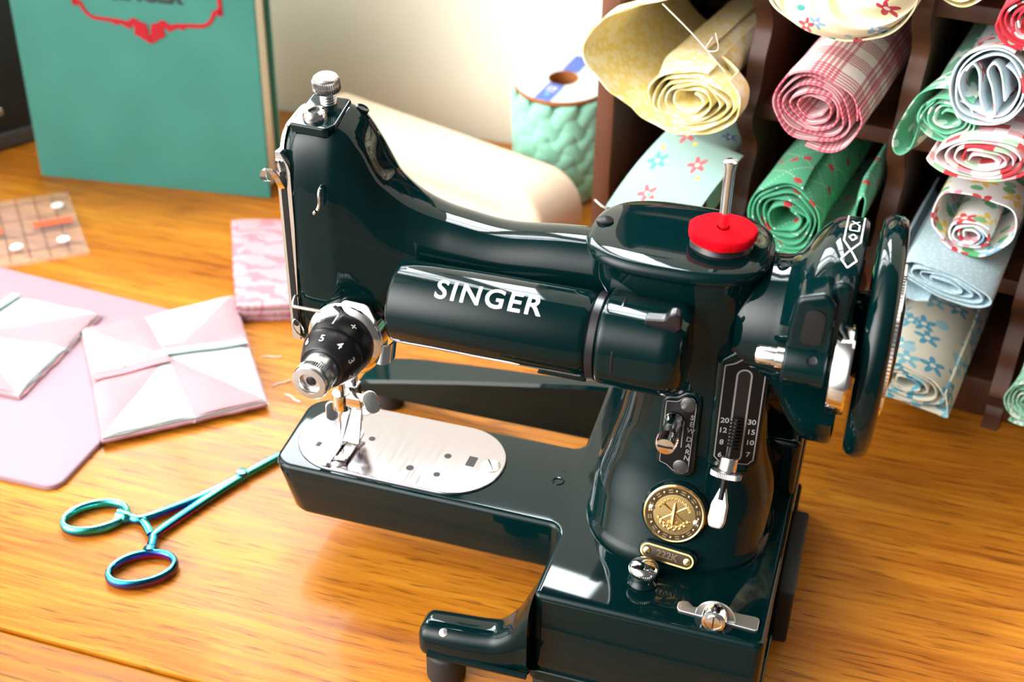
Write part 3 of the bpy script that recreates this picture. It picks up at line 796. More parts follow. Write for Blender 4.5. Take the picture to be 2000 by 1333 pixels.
wm = mat('cream_wall', lin('#f0e6c4'), .7)
t = NT(wm); nz = t.noise(t.coord(), 60., 4.); t.l(t.mix(nz, lin('#fefaec'), lin('#fcf6e2')), t.b.inputs['Base Color']); t.bump(nz, .08, .002)
trimw = mat('white_trim', lin('#f2f0ea'), .35)
def wall(name, holes, M, w0, w1, h0, h1, th):
    """wall in local xz with one opening (x0,x1,z0,z1)"""
    x0, x1, z0, z1 = holes; m = MB()
    for a in ((w0, h0, w1, z0), (w0, z1, w1, h1), (w0, z0, x0, z1), (x1, z0, w1, z1)):
        m.add(*prism(rect(a[0], a[1], a[2], a[3], .0001), 0, th, na=1), M=M)
    return struct(m.build(name, wm))
def window(name, x0, x1, z0, z1, M, nx, nz_):
    m = MB(); b = .045
    for a in ((x0, z0, x1, z0+b), (x0, z1-b, x1, z1), (x0, z0, x0+b, z1), (x1-b, z0, x1, z1)):
        m.add(*prism(rect(*a, .002), .01, .06, .003, na=2), M=M)
    for k in range(1, nx):
        x = x0+(x1-x0)*k/nx; m.add(*prism(rect(x-.013, z0, x+.013, z1, .002), .02, .05, .003, na=2), M=M)
    for k in range(1, nz_):
        z = z0+(z1-z0)*k/nz_; m.add(*prism(rect(x0, z-.013, x1, z+.013, .002), .02, .05, .003, na=2), M=M)
    return struct(m.build(name, trimw))
# local (x, z, depth) -> world
MBK = Matrix(((1, 0, 0, 0), (0, 0, 1, .475), (0, 1, 0, 0), (0, 0, 0, 1)))
MLF = Matrix(((0, 0, -1, -1.25), (1, 0, 0, 0), (0, 1, 0, 0), (0, 0, 0, 1)))
def wall2(name, holes, M, w0, w1, h0, h1, th):
    """wall in local xz with several openings side by side"""
    m = MB(); x = w0
    for x0, x1, z0, z1 in holes:
        for q in ((x, h0, x0, h1), (x0, h0, x1, z0), (x0, z1, x1, h1)): m.add(*prism(rect(*q, .0001), 0, th, na=1), M=M)
        x = x1
    m.add(*prism(rect(x, h0, w1, h1, .0001), 0, th, na=1), M=M)
    return struct(m.build(name, wm))
wall2('wall_back', [(-.82, -.245, .38, 2.40), (-.200, .06, .60, 2.40)], MBK, -1.35, 1.6, -.75, 2.6, .10)
window('window_1', -.82, -.245, .38, 2.40, MBK, 2, 3)
window('window_2', -.200, .06, .60, 2.40, MBK, 1, 3)
wall2('wall_left', [(-.30, .32, .10, 1.60)], MLF, -.42, .575, -.75, 2.6, .10)
window('window_3', -.30, .32, .10, 1.60, MLF, 1, 3)
def area(name, loc, rot, sx, sy, power, col):
    L = bpy.data.lights.new(name, 'AREA'); L.shape = 'RECTANGLE'; L.size = sx; L.size_y = sy; L.energy = power; L.color = col
    o = bpy.data.objects.new(name, L); COL.objects.link(o); o.location = loc; o.rotation_euler = rot; return o
area('daylight_back', (-.5325, .585, 1.39), (-PI/2, 0, 0), .57, 2.01, 74, (.90, .96, 1.0))
area('daylight_back', (-.07, .585, 1.50), (-PI/2, 0, 0), .255, 1.79, 44, (.90, .96, 1.0))
area('daylight_left', (-1.36, .01, .85), (0, -PI/2, 0), 1.48, .60, 5, (1.0, .985, .96))
w = bpy.data.worlds.new('room_fill'); sc.world = w; w.use_nodes = True
t = NT.__new__(NT); t.t = w.node_tree; t.b = None
bgn = w.node_tree.nodes['Background']
gd_ = t.n('ShaderNodeTexCoord').outputs['Generated']
dp_ = t.n('ShaderNodeVectorMath', operation='DOT_PRODUCT'); t.l(gd_, dp_.inputs[0]); dp_.inputs[1].default_value = Vector((-.68, -.60, .42)).normalized()
lb_ = t.math('POWER', t.math('MAXIMUM', dp_.outputs['Value'], 0.), 8.)  # added glow from the front left, no fixture there, to brighten wall and fabrics
bgn.inputs[0].default_value = (1.0, .975, .94, 1); t.l(t.math('ADD', t.math('MULTIPLY', lb_, 12.), .10), bgn.inputs[1])

# ------------------------------------------------------------------ book
cloth = mat('green_book_cloth', lin('#3f9a8c'), .8, sheen=.2)
t = NT(cloth); nz = t.noise(t.coord(), 1500., 2.); n2 = t.noise(t.coord(), 22., 4.)
t.l(t.mix(t.math('ADD', t.math('MULTIPLY', nz, .5), t.math('MULTIPLY', n2, .5)), lin('#246a5f'), lin('#3f9184')), t.b.inputs['Base Color']); t.bump(nz, .25, .0006)
paper = mat('page_edges', lin('#d9d2bd'), .8)
redp = mat('red_stamping', lin('#a81c28'), .55, spec=.2); blk = mat('black_stamping', lin('#23302f'), .55)
BK = thing('book', 'green cloth-bound book with red ornament standing upright beside the dark case', 'book', (-.29, .315, 0))
BF = Matrix.Translation((-.2885, .3060, 0)) @ RZ(math.radians(7)) @ RX(math.radians(-2.))
W, H, D = .179, .245, .030
def bbox(m, x0, y0, z0, x1, y1, z1, r=.001): m.add(*prism(rect(x0, z0, x1, z1, r), 0, y1-y0, r*.8, r*.8, 3, 3), M=BF @ Matrix(((1, 0, 0, 0), (0, 0, 1, y0), (0, 1, 0, 0), (0, 0, 0, 1))))
cv = MB(); bbox(cv, -W/2, 0, 0, W/2, .0030, H); fc = cv.build('front_cover', cloth, BK)
cv = MB(); bbox(cv, -W/2, D-.003, 0, W/2, D, H); cv.build('back_cover', cloth, BK)
cv = MB(); bbox(cv, -W/2-.002, .0005, 0, -W/2+.003, D-.0005, H, .0015); cv.build('spine', cloth, BK)
cv = MB(); bbox(cv, -W/2+.003, .003, .004, W/2-.004, D-.003, H-.004, .0006); cv.build('page_block', paper, BK)
FR = BF @ frame((0, -.0002, 0), (0, -1, 0))
def stroke(m, pts, w, M, z=.0003):
    n = len(pts); L = []; R = []
    for i in range(n):
        a = Vector(pts[max(i-1, 0)]); b = Vector(pts[min(i+1, n-1)]); d = (b-a).normalized(); nn = Vector((-d.y, d.x))
        ww = w[i] if isinstance(w, list) else w
        L.append(Vector(pts[i])+nn*ww/2); R.append(Vector(pts[i])-nn*ww/2)
    m.add([(p.x, p.y, z) for p in L]+[(p.x, p.y, z) for p in R], [(i, i+1, n+i+1, n+i) for i in range(n-1)], M)
fr = MB(); bx = .0115
for s_ in (-1, 1):
    def q(x, z): return (bx+s_*x, z)
    stroke(fr, [q(.0535, .228), q(.0535, .1335)], .0028, FR)
    stroke(fr, [q(.0535, .1345), q(.0515, .1365), q(.0490, .1355), q(.0470, .1310), q(.0440, .1275), q(.0400, .1255), q(.0300, .1250), q(.0200, .1240), q(.0130, .1215)], [.005, .0042, .0030, .0026, .0026, .0026, .0028, .0034, .0050], FR, .0003)
    stroke(fr, [q(.0245, .1240), q(.0245, .1218)], .0030, FR, .0004)
    stroke(fr, [q(.0150, .1235), q(.0110, .1250), q(.0070, .1220), q(.0080, .1180), q(.0040, .1165), q(0, .1130)], [.003, .006, .0078, .0080, .0070, .0030], FR, .0004)
    stroke(fr, [q(.0095, .1190), q(.0050, .1160), q(.0, .1110)], [.003, .0055, .0022], FR, .00045)
    stroke(fr, [q(.0030, .1245), q(.0045, .1215), q(.0020, .1180)], [.004, .0055, .004], FR, .0005)
    stroke(fr, [q(.0535, .228), q(.0490, .2345), q(.0300, .2375), q(0, .2380)], .0028, FR)
fo = fr.build('red_ornament', redp, fc, fix=False)
v, f = text_mesh('SINGER', .0150, .0007, 0, 1.05)
MB().add(v, f, FR @ T(bx, .1445, .0003)).build('title', blk, fc, fix=False)

# dark carrying case behind the book
casem = mat('black_case_cloth', (.012, .016, .018), .55)
t = NT(casem); nz = t.noise(t.coord(), 30., 4.); t.l(t.mix(nz, (.006, .010, .010, 1), (.022, .030, .036, 1)), t.b.inputs['Base Color'])
ang = math.radians(62)
CC = Matrix.Translation((-.4345, .3220, 0)) @ RZ(ang)
CS = thing('carrying_case', 'black carrying case with pale metal latch at the left edge behind the book', 'case', (-.50, .36, 0))
MB().add(*prism(rect(-.16, 0, .075, .115, .008), 0, .175, .004, .004), M=CC).build('case_body', casem, CS)
MB().add(*prism(rect(-.161, -.001, .076, .116, .008), .1755, .225, .006, .001), M=CC).build('case_lid', casem, CS)
lt = MB().add(*prism(crect(.026, .006, .001), 0, .0035, .001), M=CC @ frame((-.006, 0, .032), (0, -1, 0)))
lt.add(*prism(crect(.012, .022, .002), 0, .0025, .001), M=CC @ frame((-.010, 0, .020), (0, -1, 0)))
lt.build('latch', satin, CS)
MB().add(*prism(crect(.20, .012, .001), 0, .0012, .0004), M=CC @ frame((-.045, 0, .0075), (0, -1, 0))).build('metal_edging', mat('dull_edging', (.10, .12, .15), .35, .6), CS)

# wooden clapper
pale = mat('pale_maple', lin('#f1ddc2'), .55)
t = NT(pale); g = t.noise(t.mapping(t.coord('Generated'), (1, 14, 14)), 3., 4.); t.l(t.mix(g, lin('#d6bea2'), lin('#e2d0ba')), t.b.inputs['Base Color'])
cd = math.atan2(-.0755, .193)
CL = Matrix.Translation((-.184, .4120, .0002)) @ RZ(cd)
Lc, Tc, Hc = .235, .050, .052
cl = MB()
def cring(y, ins):
    return [(x, y, z) for x, z in outline([(0, 0, .012), (Lc, 0, .020), (Lc, Hc, .028), (0, Hc, .012)], ins, 10)]
# broad front face with a finger groove running along it, then the body
R_ = []
for k in range(7):
    a = PI/2*k/6; R_.append(cring(-Tc+.006-.006*math.sin(a), .006*(1-math.cos(a))))
back = []
for k in range(7):
    a = PI/2*k/6; back.append(cring(-.006+.006*math.sin(a), .006*(1-math.cos(a))))
cl.add(*rings(R_[::-1]+back), M=CL)
clo = cl.build('clapper', pale, None, 50)
gv = [(.018, Hc*.30, .009), (Lc-.026, Hc*.30, .009), (Lc-.026, Hc*.68, .009), (.018, Hc*.68, .009)]
cut = MB(); cut.add(*rings([[(x, -Tc-.004, z) for x, z in outline(gv, -.003, 10)], [(x, -Tc+.003, z) for x, z in outline(gv, 0, 10)], [(x, -Tc+.010, z) for x, z in outline(gv, .002, 10)]]), M=CL)
co = cut.build('cutter', pale)
md_ = clo.modifiers.new('groove', 'BOOLEAN'); md_.object = co; md_.operation = 'DIFFERENCE'; md_.solver = 'EXACT'
dg = bpy.context.evaluated_depsgraph_get(); dg.update()
nm_ = bpy.data.meshes.new_from_object(clo.evaluated_get(dg)); clo.modifiers.clear(); clo.data = nm_
bpy.data.objects.remove(co)
nm_.polygons.foreach_set('use_smooth', [True]*len(nm_.polygons)); nm_.set_sharp_from_angle(angle=math.radians(40))
tag(clo, 'long pale wooden block with rounded end and finger groove behind the machine arm', 'wooden block')

# spool of mint braid
mint = mat('mint_braid', lin('#a6ecd0'), .8, sheen=.3)
t = NT(mint); nz = t.noise(t.coord(), 900., 3.); t.l(t.mix(nz, lin('#78c4a6'), lin('#98d2bd')), t.b.inputs['Base Color']); t.bump(nz, .3, .0006)
card = mat('brown_card', lin('#a0602c'), .8)
lbl = mat('pale_label', lin('#bccbc7'), .7, spec=.2); lblw = mat('white_label', lin('#cfcbd2'), .7, spec=.2); lblu = mat('blue_label_band', lin('#5b6fb2'), .7, spec=.2)
ltxt = mat('faint_green_print', lin('#93aaa3'), .6); ltur = mat('turquoise_dot', lin('#52b4b8'), .6)
SPM = Matrix.Translation((-.0035, .4090, .0040)) @ RX(math.radians(7))
SPL = thing('trim_spool', 'round card spool wound with mint green braid beside the pigeonhole case', 'spool', (-.0035, .409, 0))
RS = .0355; HS = .0850
MB().add(*lathe([(.0105, HS-.0028), (RS-.0003, HS-.0028), (RS, HS-.0020), (RS, HS-.0002), (RS-.0005, HS), (.0105, HS)], 64, cap=False), M=SPM).build('top_flange', card, SPL)
MB().add(*lathe([(0, 0), (RS, 0), (RS, .0025), (0, .0025)], 64), M=SPM).build('bottom_flange', card, SPL)
MB().add(*lathe([(.0105, HS), (.0105, .003), (.0115, .003), (.0115, HS-.001)], 40, cap=False), M=SPM).build('core', card, SPL)
lb = MB()
def halfdisc(a0, a1, r0, r1, z, n=40): return rings([[(r0*math.cos(a0+(a1-a0)*i/n), r0*math.sin(a0+(a1-a0)*i/n), z) for i in range(n+1)], [(r1*math.cos(a0+(a1-a0)*i/n), r1*math.sin(a0+(a1-a0)*i/n), z) for i in range(n+1)]], closed=False)
lab = MB().add(*halfdisc(0, 2*PI, .0107, RS-.0004, HS+.0002, 64), M=SPM).build('label', lblw, SPL, fix=False)
ba = math.radians(80)
h2 = MB().add(*halfdisc(ba-PI, ba, .0108, RS-.0006, HS+.0003), M=SPM).build('label_half', lbl, lab, fix=False)
bd_ = MB()
for u0, u1 in ((-.0346, -.0104), (.0104, .0346)): bd_.add(*prism(rect(u0, -.0062, u1, .0062, .0005), HS+.0003, HS+.0005), M=SPM @ RZ(ba))
bd_.build('label_band', lblu, lab)
lt = MB()
for i, ch in enumerate('WOV'):
    a = math.radians(-52+i*24); v, f = text_mesh(ch, .0068, .0001)
    lt.add(v, f, SPM @ T(.0225*math.cos(a-.3), .0225*math.sin(a-.3), HS+.0005) @ RZ(a+PI/2-.3))
lt.build('label_print', ltxt, lab, fix=False)
wl = MB()
v, f = text_mesh('12', .0085, .0003); wl.add(v, f, SPM @ RZ(ba) @ T(-.0190, 0, HS+.0006) @ RZ(PI/2*0))
wl.build('band_print', lblw, lab, fix=False)
MB().add(*lathe([(0, HS+.0004), (.0016, HS+.0004), (.0016, HS+.0006), (0, HS+.0006)], 16), M=SPM @ T(.026*math.cos(-1.75), .026*math.sin(-1.75), 0)).build('label_dot', ltur, lab)
# woven surface: bands of slanted leaves wound round the drum
br = MB(); nA = 12; rows = 4
br.add(*lathe([(.0118, .003), (RS-.0025, .003), (RS-.0020, HS-.006), (.0118, HS-.006)], 48, cap=False), M=SPM)
for rI in range(rows*2):
    zc = .0060+rI*(HS-.010)/(rows*2)
    for k in range(nA):
        a = 2*PI*(k+(.5 if rI % 2 else 0))/nA
        sl_ = (1 if rI % 2 else -1)
        v, f = [], []
        NU, NV = 8, 5
        for i in range(NU+1):
            for j in range(NV+1):
                u = i/NU*2-1; w_ = j/NV*2-1
                wid = .0080*math.sqrt(max(0, 1-abs(u)**3))+.0004
                lx = u*.0148; ly = w_*wid
                ax_ = lx*math.cos(.85*sl_)-ly*math.sin(.85*sl_); az = lx*math.sin(.85*sl_)+ly*math.cos(.85*sl_)
                rad = RS-.0012+.0034*(1-w_*w_)*math.sqrt(max(.02, 1-u*u))+.0008*u*sl_
                aa = a+ax_/RS
                v.append((rad*math.cos(aa), rad*math.sin(aa), min(max(zc+az, .003), HS-.0035)))
        f = [(i*(NV+1)+j, (i+1)*(NV+1)+j, (i+1)*(NV+1)+j+1, i*(NV+1)+j+1) for i in range(NU) for j in range(NV)]
        br.add(v, f, SPM)
br.build('braid', mint, SPL, 70, fix=False)

# ------------------------------------------------------------------ things on the left of the table
pinkm = mat('pink_mat', lin('#9f868f'), .75, spec=.05)
tag(MB().add(*prism([(-.335, -.0215, .004), (-.1515, -.0190, .008), (-.1535, .151, .008), (-.335, .1655, .004)], 0, .0032, .0012, .0006)).build('cutting_mat', pinkm), 'flat pale pink mat with rounded corners lying under the pinwheel blocks', 'mat')

def cottonmat(name, c1, c2, scale=700):
    m = mat(name, lin(c1), .9, spec=.1); t = NT(m); nz = t.noise(t.coord(), scale, 2.)
    t.l(t.mix(nz, lin(c1), lin(c2)), t.b.inputs['Base Color']); t.bump(nz, .2, .0004); return m
wcot = cottonmat('white_cotton', '#acb3b3', '#a2aaa9'); pcot = cottonmat('pink_cotton', '#b18288', '#b4898e'); acot = cottonmat('aqua_cotton', '#97aea8', '#9cb2ac')
flo = mat('floral_seam', lin('#a3b2ad'), .9, spec=.1); t = NT(flo); vz = t.n('ShaderNodeTexVoronoi'); t.l(t.coord(), vz.inputs['Vector']); vz.inputs['Scale'].default_value = 300
t.l(t.mix(t.math('LESS_THAN', vz.outputs['Distance'], .28), lin('#a3b2ad'), t.ramp(t.n('ShaderNodeSeparateColor').outputs[0], [(0, lin('#d06070')), (1, lin('#5aa58c'))])), t.b.inputs['Base Color'])
sepn = [n_ for n_ in flo.node_tree.nodes if n_.type == 'SEPARATE_COLOR'][0]; t.l(vz.outputs['Color'], sepn.inputs[0])
def pinwheel(name, label, P, z0, seed, group):
    """P: 9 world xy points: TL, T, TR, R, BR, B, BL, L, centre"""
    rnd = random.Random(seed); cx, cy = P[8]
    root = thing(name, label, 'quilt block', (cx, cy, z0), group)
    ringp = P[:8]
    th = .0042
    def hz(x, y):
        d = math.hypot(x-cx, y-cy)
        return z0+th+.0010*math.exp(-(d/.016)**2)+.0004*math.sin(x*170+seed)*math.cos(y*150)
    # backing layers (two fabric squares with slightly frayed edges)
    for li, (mm, gr, zz) in enumerate(((pcot, 1.03, z0+.0008), (wcot, 1.01, z0+.0022))):
        edge = []
        for i in range(8):
            a = Vector(ringp[i]); b = Vector(ringp[(i+1) % 8])
            for k in range(8):
                p = a.lerp(b, k/8); q_ = Vector((cx, cy))+(p-Vector((cx, cy)))*(gr+rnd.uniform(-.008, .008)); edge.append(q_)
        MB().add(*rings([[(p.x, p.y, zz-.0007) for p in edge], [(p.x, p.y, zz+.0007) for p in edge]])).build('backing_layer', mm, root)
    names = ['white_triangle', 'pink_triangle']
    # ring order from TL clockwise; TL->T pink, T->TR white, ...
    for i in range(8):
        a = Vector(ringp[i]); b = Vector(ringp[(i+1) % 8]); c = Vector((cx, cy)); N = 10
        idx = {}; v = []; f = []
        for m_ in range(N+1):
            for n_ in range(N+1-m_):
                p = c+(a-c)*(m_/N)+(b-c)*(n_/N)
                s_ = (m_+n_)/N; ed = min(m_, n_)/N
                z = hz(p.x, p.y)+.0008*min(1, 6*min(m_/N, n_/N))-(.0012 if s_ > .95 else 0)
                idx[m_, n_] = len(v); v.append((p.x, p.y, z))
        for m_ in range(N):
            for n_ in range(N-m_):
                f.append((idx[m_, n_], idx[m_+1, n_], idx[m_, n_+1]))
                if m_+n_ < N-1: f.append((idx[m_+1, n_], idx[m_+1, n_+1], idx[m_, n_+1]))
        n0 = len(v); v += [(x, y, z0+.0028) for x, y, z in v]; f += [tuple(k+n0 for k in fc)[::-1] for fc in list(f)]
        rim = [idx[m_, N-m_] for m_ in range(N+1)]; f += [(rim[k], rim[k+1], rim[k+1]+n0, rim[k]+n0) for k in range(N)]
        MB().add(v, f).build(names[(i+1) % 2], [pcot, wcot][i % 2], root, 60)
    # pressed seam across the middle
    Lp, Rp, c = Vector(ringp[7]), Vector(ringp[3]), Vector((cx, cy))
    up = (Vector(ringp[1])-Vector(ringp[5])).normalized()
    for p0, p1, off, mm, nn in ((Lp, c, .0020, flo, 'seam'), (c, Rp, .0028, acot, 'seam'), (Lp, c, -.0050, pcot, 'seam'), (c, Rp, -.0022 if False else .0080, pcot, 'seam')):
        d = [(p0.lerp(p1, k/10)+up*off) for k in range(11)]
        MB().add(*strip([(p.x, p.y, hz(p.x, p.y)+.0014) for p in d], .0062, .0008, (up.x, up.y, 0))).build(nn, mm, root)
    # loose threads
    for e0 in (3, 4, 5):
        p = Vector(ringp[e0]); dr = (p-c).normalized(); s_ = Vector((-dr.y, dr.x))
        q_ = [(p.x+dr.x*k*.004+s_.x*rnd.uniform(-.003, .003), p.y+dr.y*k*.004+s_.y*rnd.uniform(-.003, .003), z0+.002-min(.001, .0003*k)) for k in range(-1, 2)]
        MB().add(*tube(smooth_path(q_, 4), .00025, 5)).build('loose_thread', wcot, root)
    return root
P1 = [(-.2215, .1111), (-.1928, .135), (-.1548, .1751), (-.1176, .1257), (-.0841, .0806), (-.1133, .0545), (-.15, .0227), (-.1867, .0696), (-.156, .0994)]
pinwheel('quilt_block', 'whole pink and white pinwheel quilt block with its near corner over the mat edge', P1, .0034, 3, 'pinwheel quilt blocks')
ca, sa_ = math.cos(math.radians(52)), math.sin(math.radians(52))
P2 = []
for x, y in P1:
    dx, dy = x+.156, y-.0994; P2.append((-.2810+dx*ca-dy*sa_, .0840+dx*sa_+dy*ca))
pinwheel('quilt_block', 'pinwheel quilt block cut off by the left edge, one corner pointing at the whole block', P2, .0034, 9, 'pinwheel quilt blocks')

# folded pink print fabric bundle
pf = mat('pink_print', lin('#e3a3b0'), .9, spec=.1); t = NT(pf); ob = t.coord()
wv = t.n('ShaderNodeTexWave', wave_type='RINGS'); t.l(t.mapping(ob, (1, 1, 1)), wv.inputs['Vector']); wv.inputs['Scale'].default_value = 22; wv.inputs['Distortion'].default_value = 9; wv.inputs['Detail'].default_value = 2; wv.inputs['Detail Scale'].default_value = 3
t.l(t.mix(t.ramp(wv.outputs[0], [(.55, (0, 0, 0, 1)), (.75, (1, 1, 1, 1))]), lin('#c19aa1'), lin('#b87f8a')), t.b.inputs['Base Color'])
PB = thing('fabric_bundle', 'small folded bundle of pale pink print fabric left of the machine head', 'fabric', (-.150, .210, 0))
corners = [(-.2005, .2600), (-.1420, .1570), (-.0900, .1780), (-.1480, .2820)]
def bil(u, v): 
    a, b, c_, d = [Vector(p) for p in corners]; return (a*(1-u)+b*u)*(1-v)+(d*(1-u)+c_*u)*v
for li in range(3):
    zb = .0042*li
    def fn(u, v, li=li, zb=zb):
        p = bil(u, v); e = min(u, 1-u, v, 1-v)
        rip = .0007*(math.sin(70*v+li)+math.sin(74*u+2*li)) if e < .04 else 0
        c_ = bil(.5, .5); p = c_+(p-c_)*(1-.015*li); dr = (p-c_).normalized(); p = p+dr*rip
        z = zb+.0030+.0016*min(1, e*8)+.0005*math.sin(u*9+li)*math.sin(v*7)-(.0014*math.exp(-((u-.55)/.035)**2) if li == 2 else 0)
        return (p.x, p.y, z)
    v, f = grid(34, 24, fn); n0 = len(v); v2 = v+[(x, y, zb+.0004) for x, y, z in v]
    f2 = list(f)+[tuple(k+n0 for k in fc)[::-1] for fc in f]
    nv = 25; rim = [i*nv for i in range(34)]+[34*nv+j for j in range(24)]+[i*nv+24 for i in range(34, 0, -1)]+[j for j in range(24, 0, -1)]
    f2 += [(rim[k], rim[(k+1) % len(rim)], rim[(k+1) % len(rim)]+n0, rim[k]+n0) for k in range(len(rim))]
    MB().add(v2, f2).build('folded_layer', pf, PB, 70)

# clear acrylic ruler
acr = mat('clear_acrylic', (.97, .95, .95), .05); acr.node_tree.nodes['Principled BSDF'].inputs['Alpha'].default_value = .10
ink = mat('ruler_ink', (.05, .035, .03), .5); redi = mat('red_ruler_mark', lin('#f2603a'), .5); whd = mat('white_grip_dot', lin('#f4f2f6'), .6)
e_r = Vector((.0670, -.0740)).normalized(); e_u = Vector((-.0475, -.0400)).normalized()
RM = Matrix(((e_r.x, -e_u.x, 0, -.3420), (e_r.y, -e_u.y, 0, .2745), (0, 0, 1, .0003), (0, 0, 0, 1)))   # u: along the short end, v: away from it
RL = thing('acrylic_ruler', 'clear acrylic quilting ruler with red marks and white dots at the left edge', 'ruler', (-.33, .21, 0))
LW, LL = .0985, .0760
MB().add(*prism(rect(0, -LL, LW, 0, .001), 0, .0030, .0004, .0004, 3, 2), M=RM).build('ruler_blade', acr, RL)
rk = MB()
for x in (.012, .0365, .061, .0855):
    rk.add(*prism(rect(x-.0003, -LL+.001, x+.0003, -.001, .0001), .0032, .0034), M=RM)
for y in (-.012, -.0245, -.037, -.0495, -.062):
    rk.add(*prism(rect(.001, y-.0003, LW-.001, y+.0003, .0001), .0032, .0034), M=RM)
for k in range(24):
    rk.add(*prism(rect(.001, -.003*k-.0002, .0035, -.003*k, .00005), .0032, .0034, na=1), M=RM)
rk.build('grid_lines', ink, RL)
rd = MB(); rd.add(*prism(rect(.0440, -.0300, .0520, -.004, .0005), .0033, .0036), M=RM); rd.add(*prism(rect(.0455, -.0640, .0530, -.0500, .0005), .0033, .0036), M=RM)
rd.build('red_marks', redi, RL)
for x, y in ((.0225, -.0100), (.0225, -.0560), (.0760, -.0135), (.0760, -.0440), (.0225, -.0330)):
    if (x, y) == (.0225, -.0330): continue
    MB().add(*lathe([(0, .0032), (.0042, .0032), (.0040, .0038), (0, .0039)], 28), M=RM @ T(x, y, 0)).build('grip_dot', whd, RL)
wl_ = MB(); wl_.add(*prism(rect(-.0002, -LL, .0002, 0, .0001), .0002, .0028), M=RM)

# rainbow hemostat
iri = mat('rainbow_titanium', (.1, .7, .7), .16, 1.)
t = NT(iri); nn_ = t.n('ShaderNodeNewGeometry').outputs['Normal']; sp_ = t.n('ShaderNodeSeparateXYZ'); t.l(nn_, sp_.inputs[0])
nz = t.noise(t.mapping(t.coord(), (18, 18, 60)), 1., 2.)
ff = t.math('ADD', t.math('MULTIPLY', t.math('ADD', sp_.outputs[2], 1.), .36), t.math('MULTIPLY', t.math('SUBTRACT', nz, .5), 1.1))
t.l(t.ramp(ff, [(.12, lin('#8a2f6a')), (.28, lin('#5a3aa8')), (.42, lin('#2a6ab8')), (.56, lin('#35b7c0')), (.72, lin('#62dcd6')), (.86, lin('#59d0a0')), (1., lin('#7ac0e8'))]), t.b.inputs['Base Color'])
HM = thing('hemostat', 'rainbow coloured locking forceps lying left of the machine bed', 'forceps', (-.095, -.01, 0))
def fz(pts, z): return [(x, y, z) for x, y in pts]
def ringloop(c, a, b, rot, z, n=40):
    return [(c[0]+a*math.cos(q)*math.cos(rot)-b*math.sin(q)*math.sin(rot), c[1]+a*math.cos(q)*math.sin(rot)+b*math.sin(q)*math.cos(rot), z) for q in [2*PI*i/n for i in range(n)]]
zt = .0032
def side(name, c, a, b, rot, path, rad):
    m = MB(); m.add(*tube(ringloop(c, a, b, rot, zt), .0022, 12, True, (.85, 1.3)))
    P = smooth_path(fz(path, zt), 6); n = len(P)
    m.add(*tube(P, [rad[0]+(rad[1]-rad[0])*i/(n-1)+(.0012 if i < 5 else 0) for i in range(n)], 12, flat=(1., 1.0)))
    return m.build(name, iri, HM, 60)
side('handle', (-.1200, -.0320), .0152, .0100, math.radians(38), [(-.1098, -.0272), (-.1020, -.0268), (-.0955, -.0240), (-.0780, -.0010), (-.0660, .0210), (-.0580, .0370), (-.0500, .0520)], (.0026, .0024))
side('handle', (-.0785, -.0572), .0152, .0100, math.radians(36), [(-.0806, -.0472), (-.0822, -.0425), (-.0840, -.0380), (-.0850, -.0330), (-.0785, -.0130), (-.0700, .0100), (-.0605, .0330), (-.0485, .0520)], (.0026, .0024))
MB().add(*tube(smooth_path([(-.0870, -.0350, zt+.001), (-.0905, -.0320, zt+.0016), (-.0945, -.0290, zt+.0016), (-.0965, -.0275, zt+.001)], 4), .0021, 10, flat=(1, .8))).build('ratchet', iri, HM)
MB().add(*lathe(rprof(.0028, .001, .0068, .0006), 24), M=T(-.0665, .0200, 0)).build('pivot', iri, HM)
thrm = mat('white_thread', lin('#d8d4cc'), .9, spec=.1)
for i, (x, y, a) in enumerate(((-.1100, .1265, .4), (-.0800, .0965, -.3), (-.0905, .1015, .9))):
    th_ = MB().add(*tube(smooth_path([(x+k*.004*math.cos(a), y+k*.004*math.sin(a)+.0008*math.sin(k*2), .0005) for k in range(4)], 4), .0004, 6)).build('thread_snippet', thrm)
    tag(th_, ['short white thread snippet on the table just right of the whole pinwheel block', 'white thread snippet lying nearest the machine bed on the table', 'white thread snippet between the other snippets by the pinwheel corner'][i], 'thread', 'thread snippets on the table')

# ------------------------------------------------------------------ pigeonhole case
dw = mat('dark_walnut', (.10, .04, .02), .45)
t = NT(dw); ob = t.coord(); g = t.noise(t.mapping(ob, (30, 30, 5)), 1., 5., .6); g2 = t.noise(ob, 9., 3.)
c = t.ramp(t.math('ADD', t.math('MULTIPLY', g, .7), t.math('MULTIPLY', g2, .3)), [(.33, (.035, .011, .005, 1)), (.55, (.105, .036, .017, 1)), (.75, (.22, .085, .040, 1))])
t.l(c, t.b.inputs['Base Color']); t.bump(g, .15, .0008)
KA = math.radians(10)
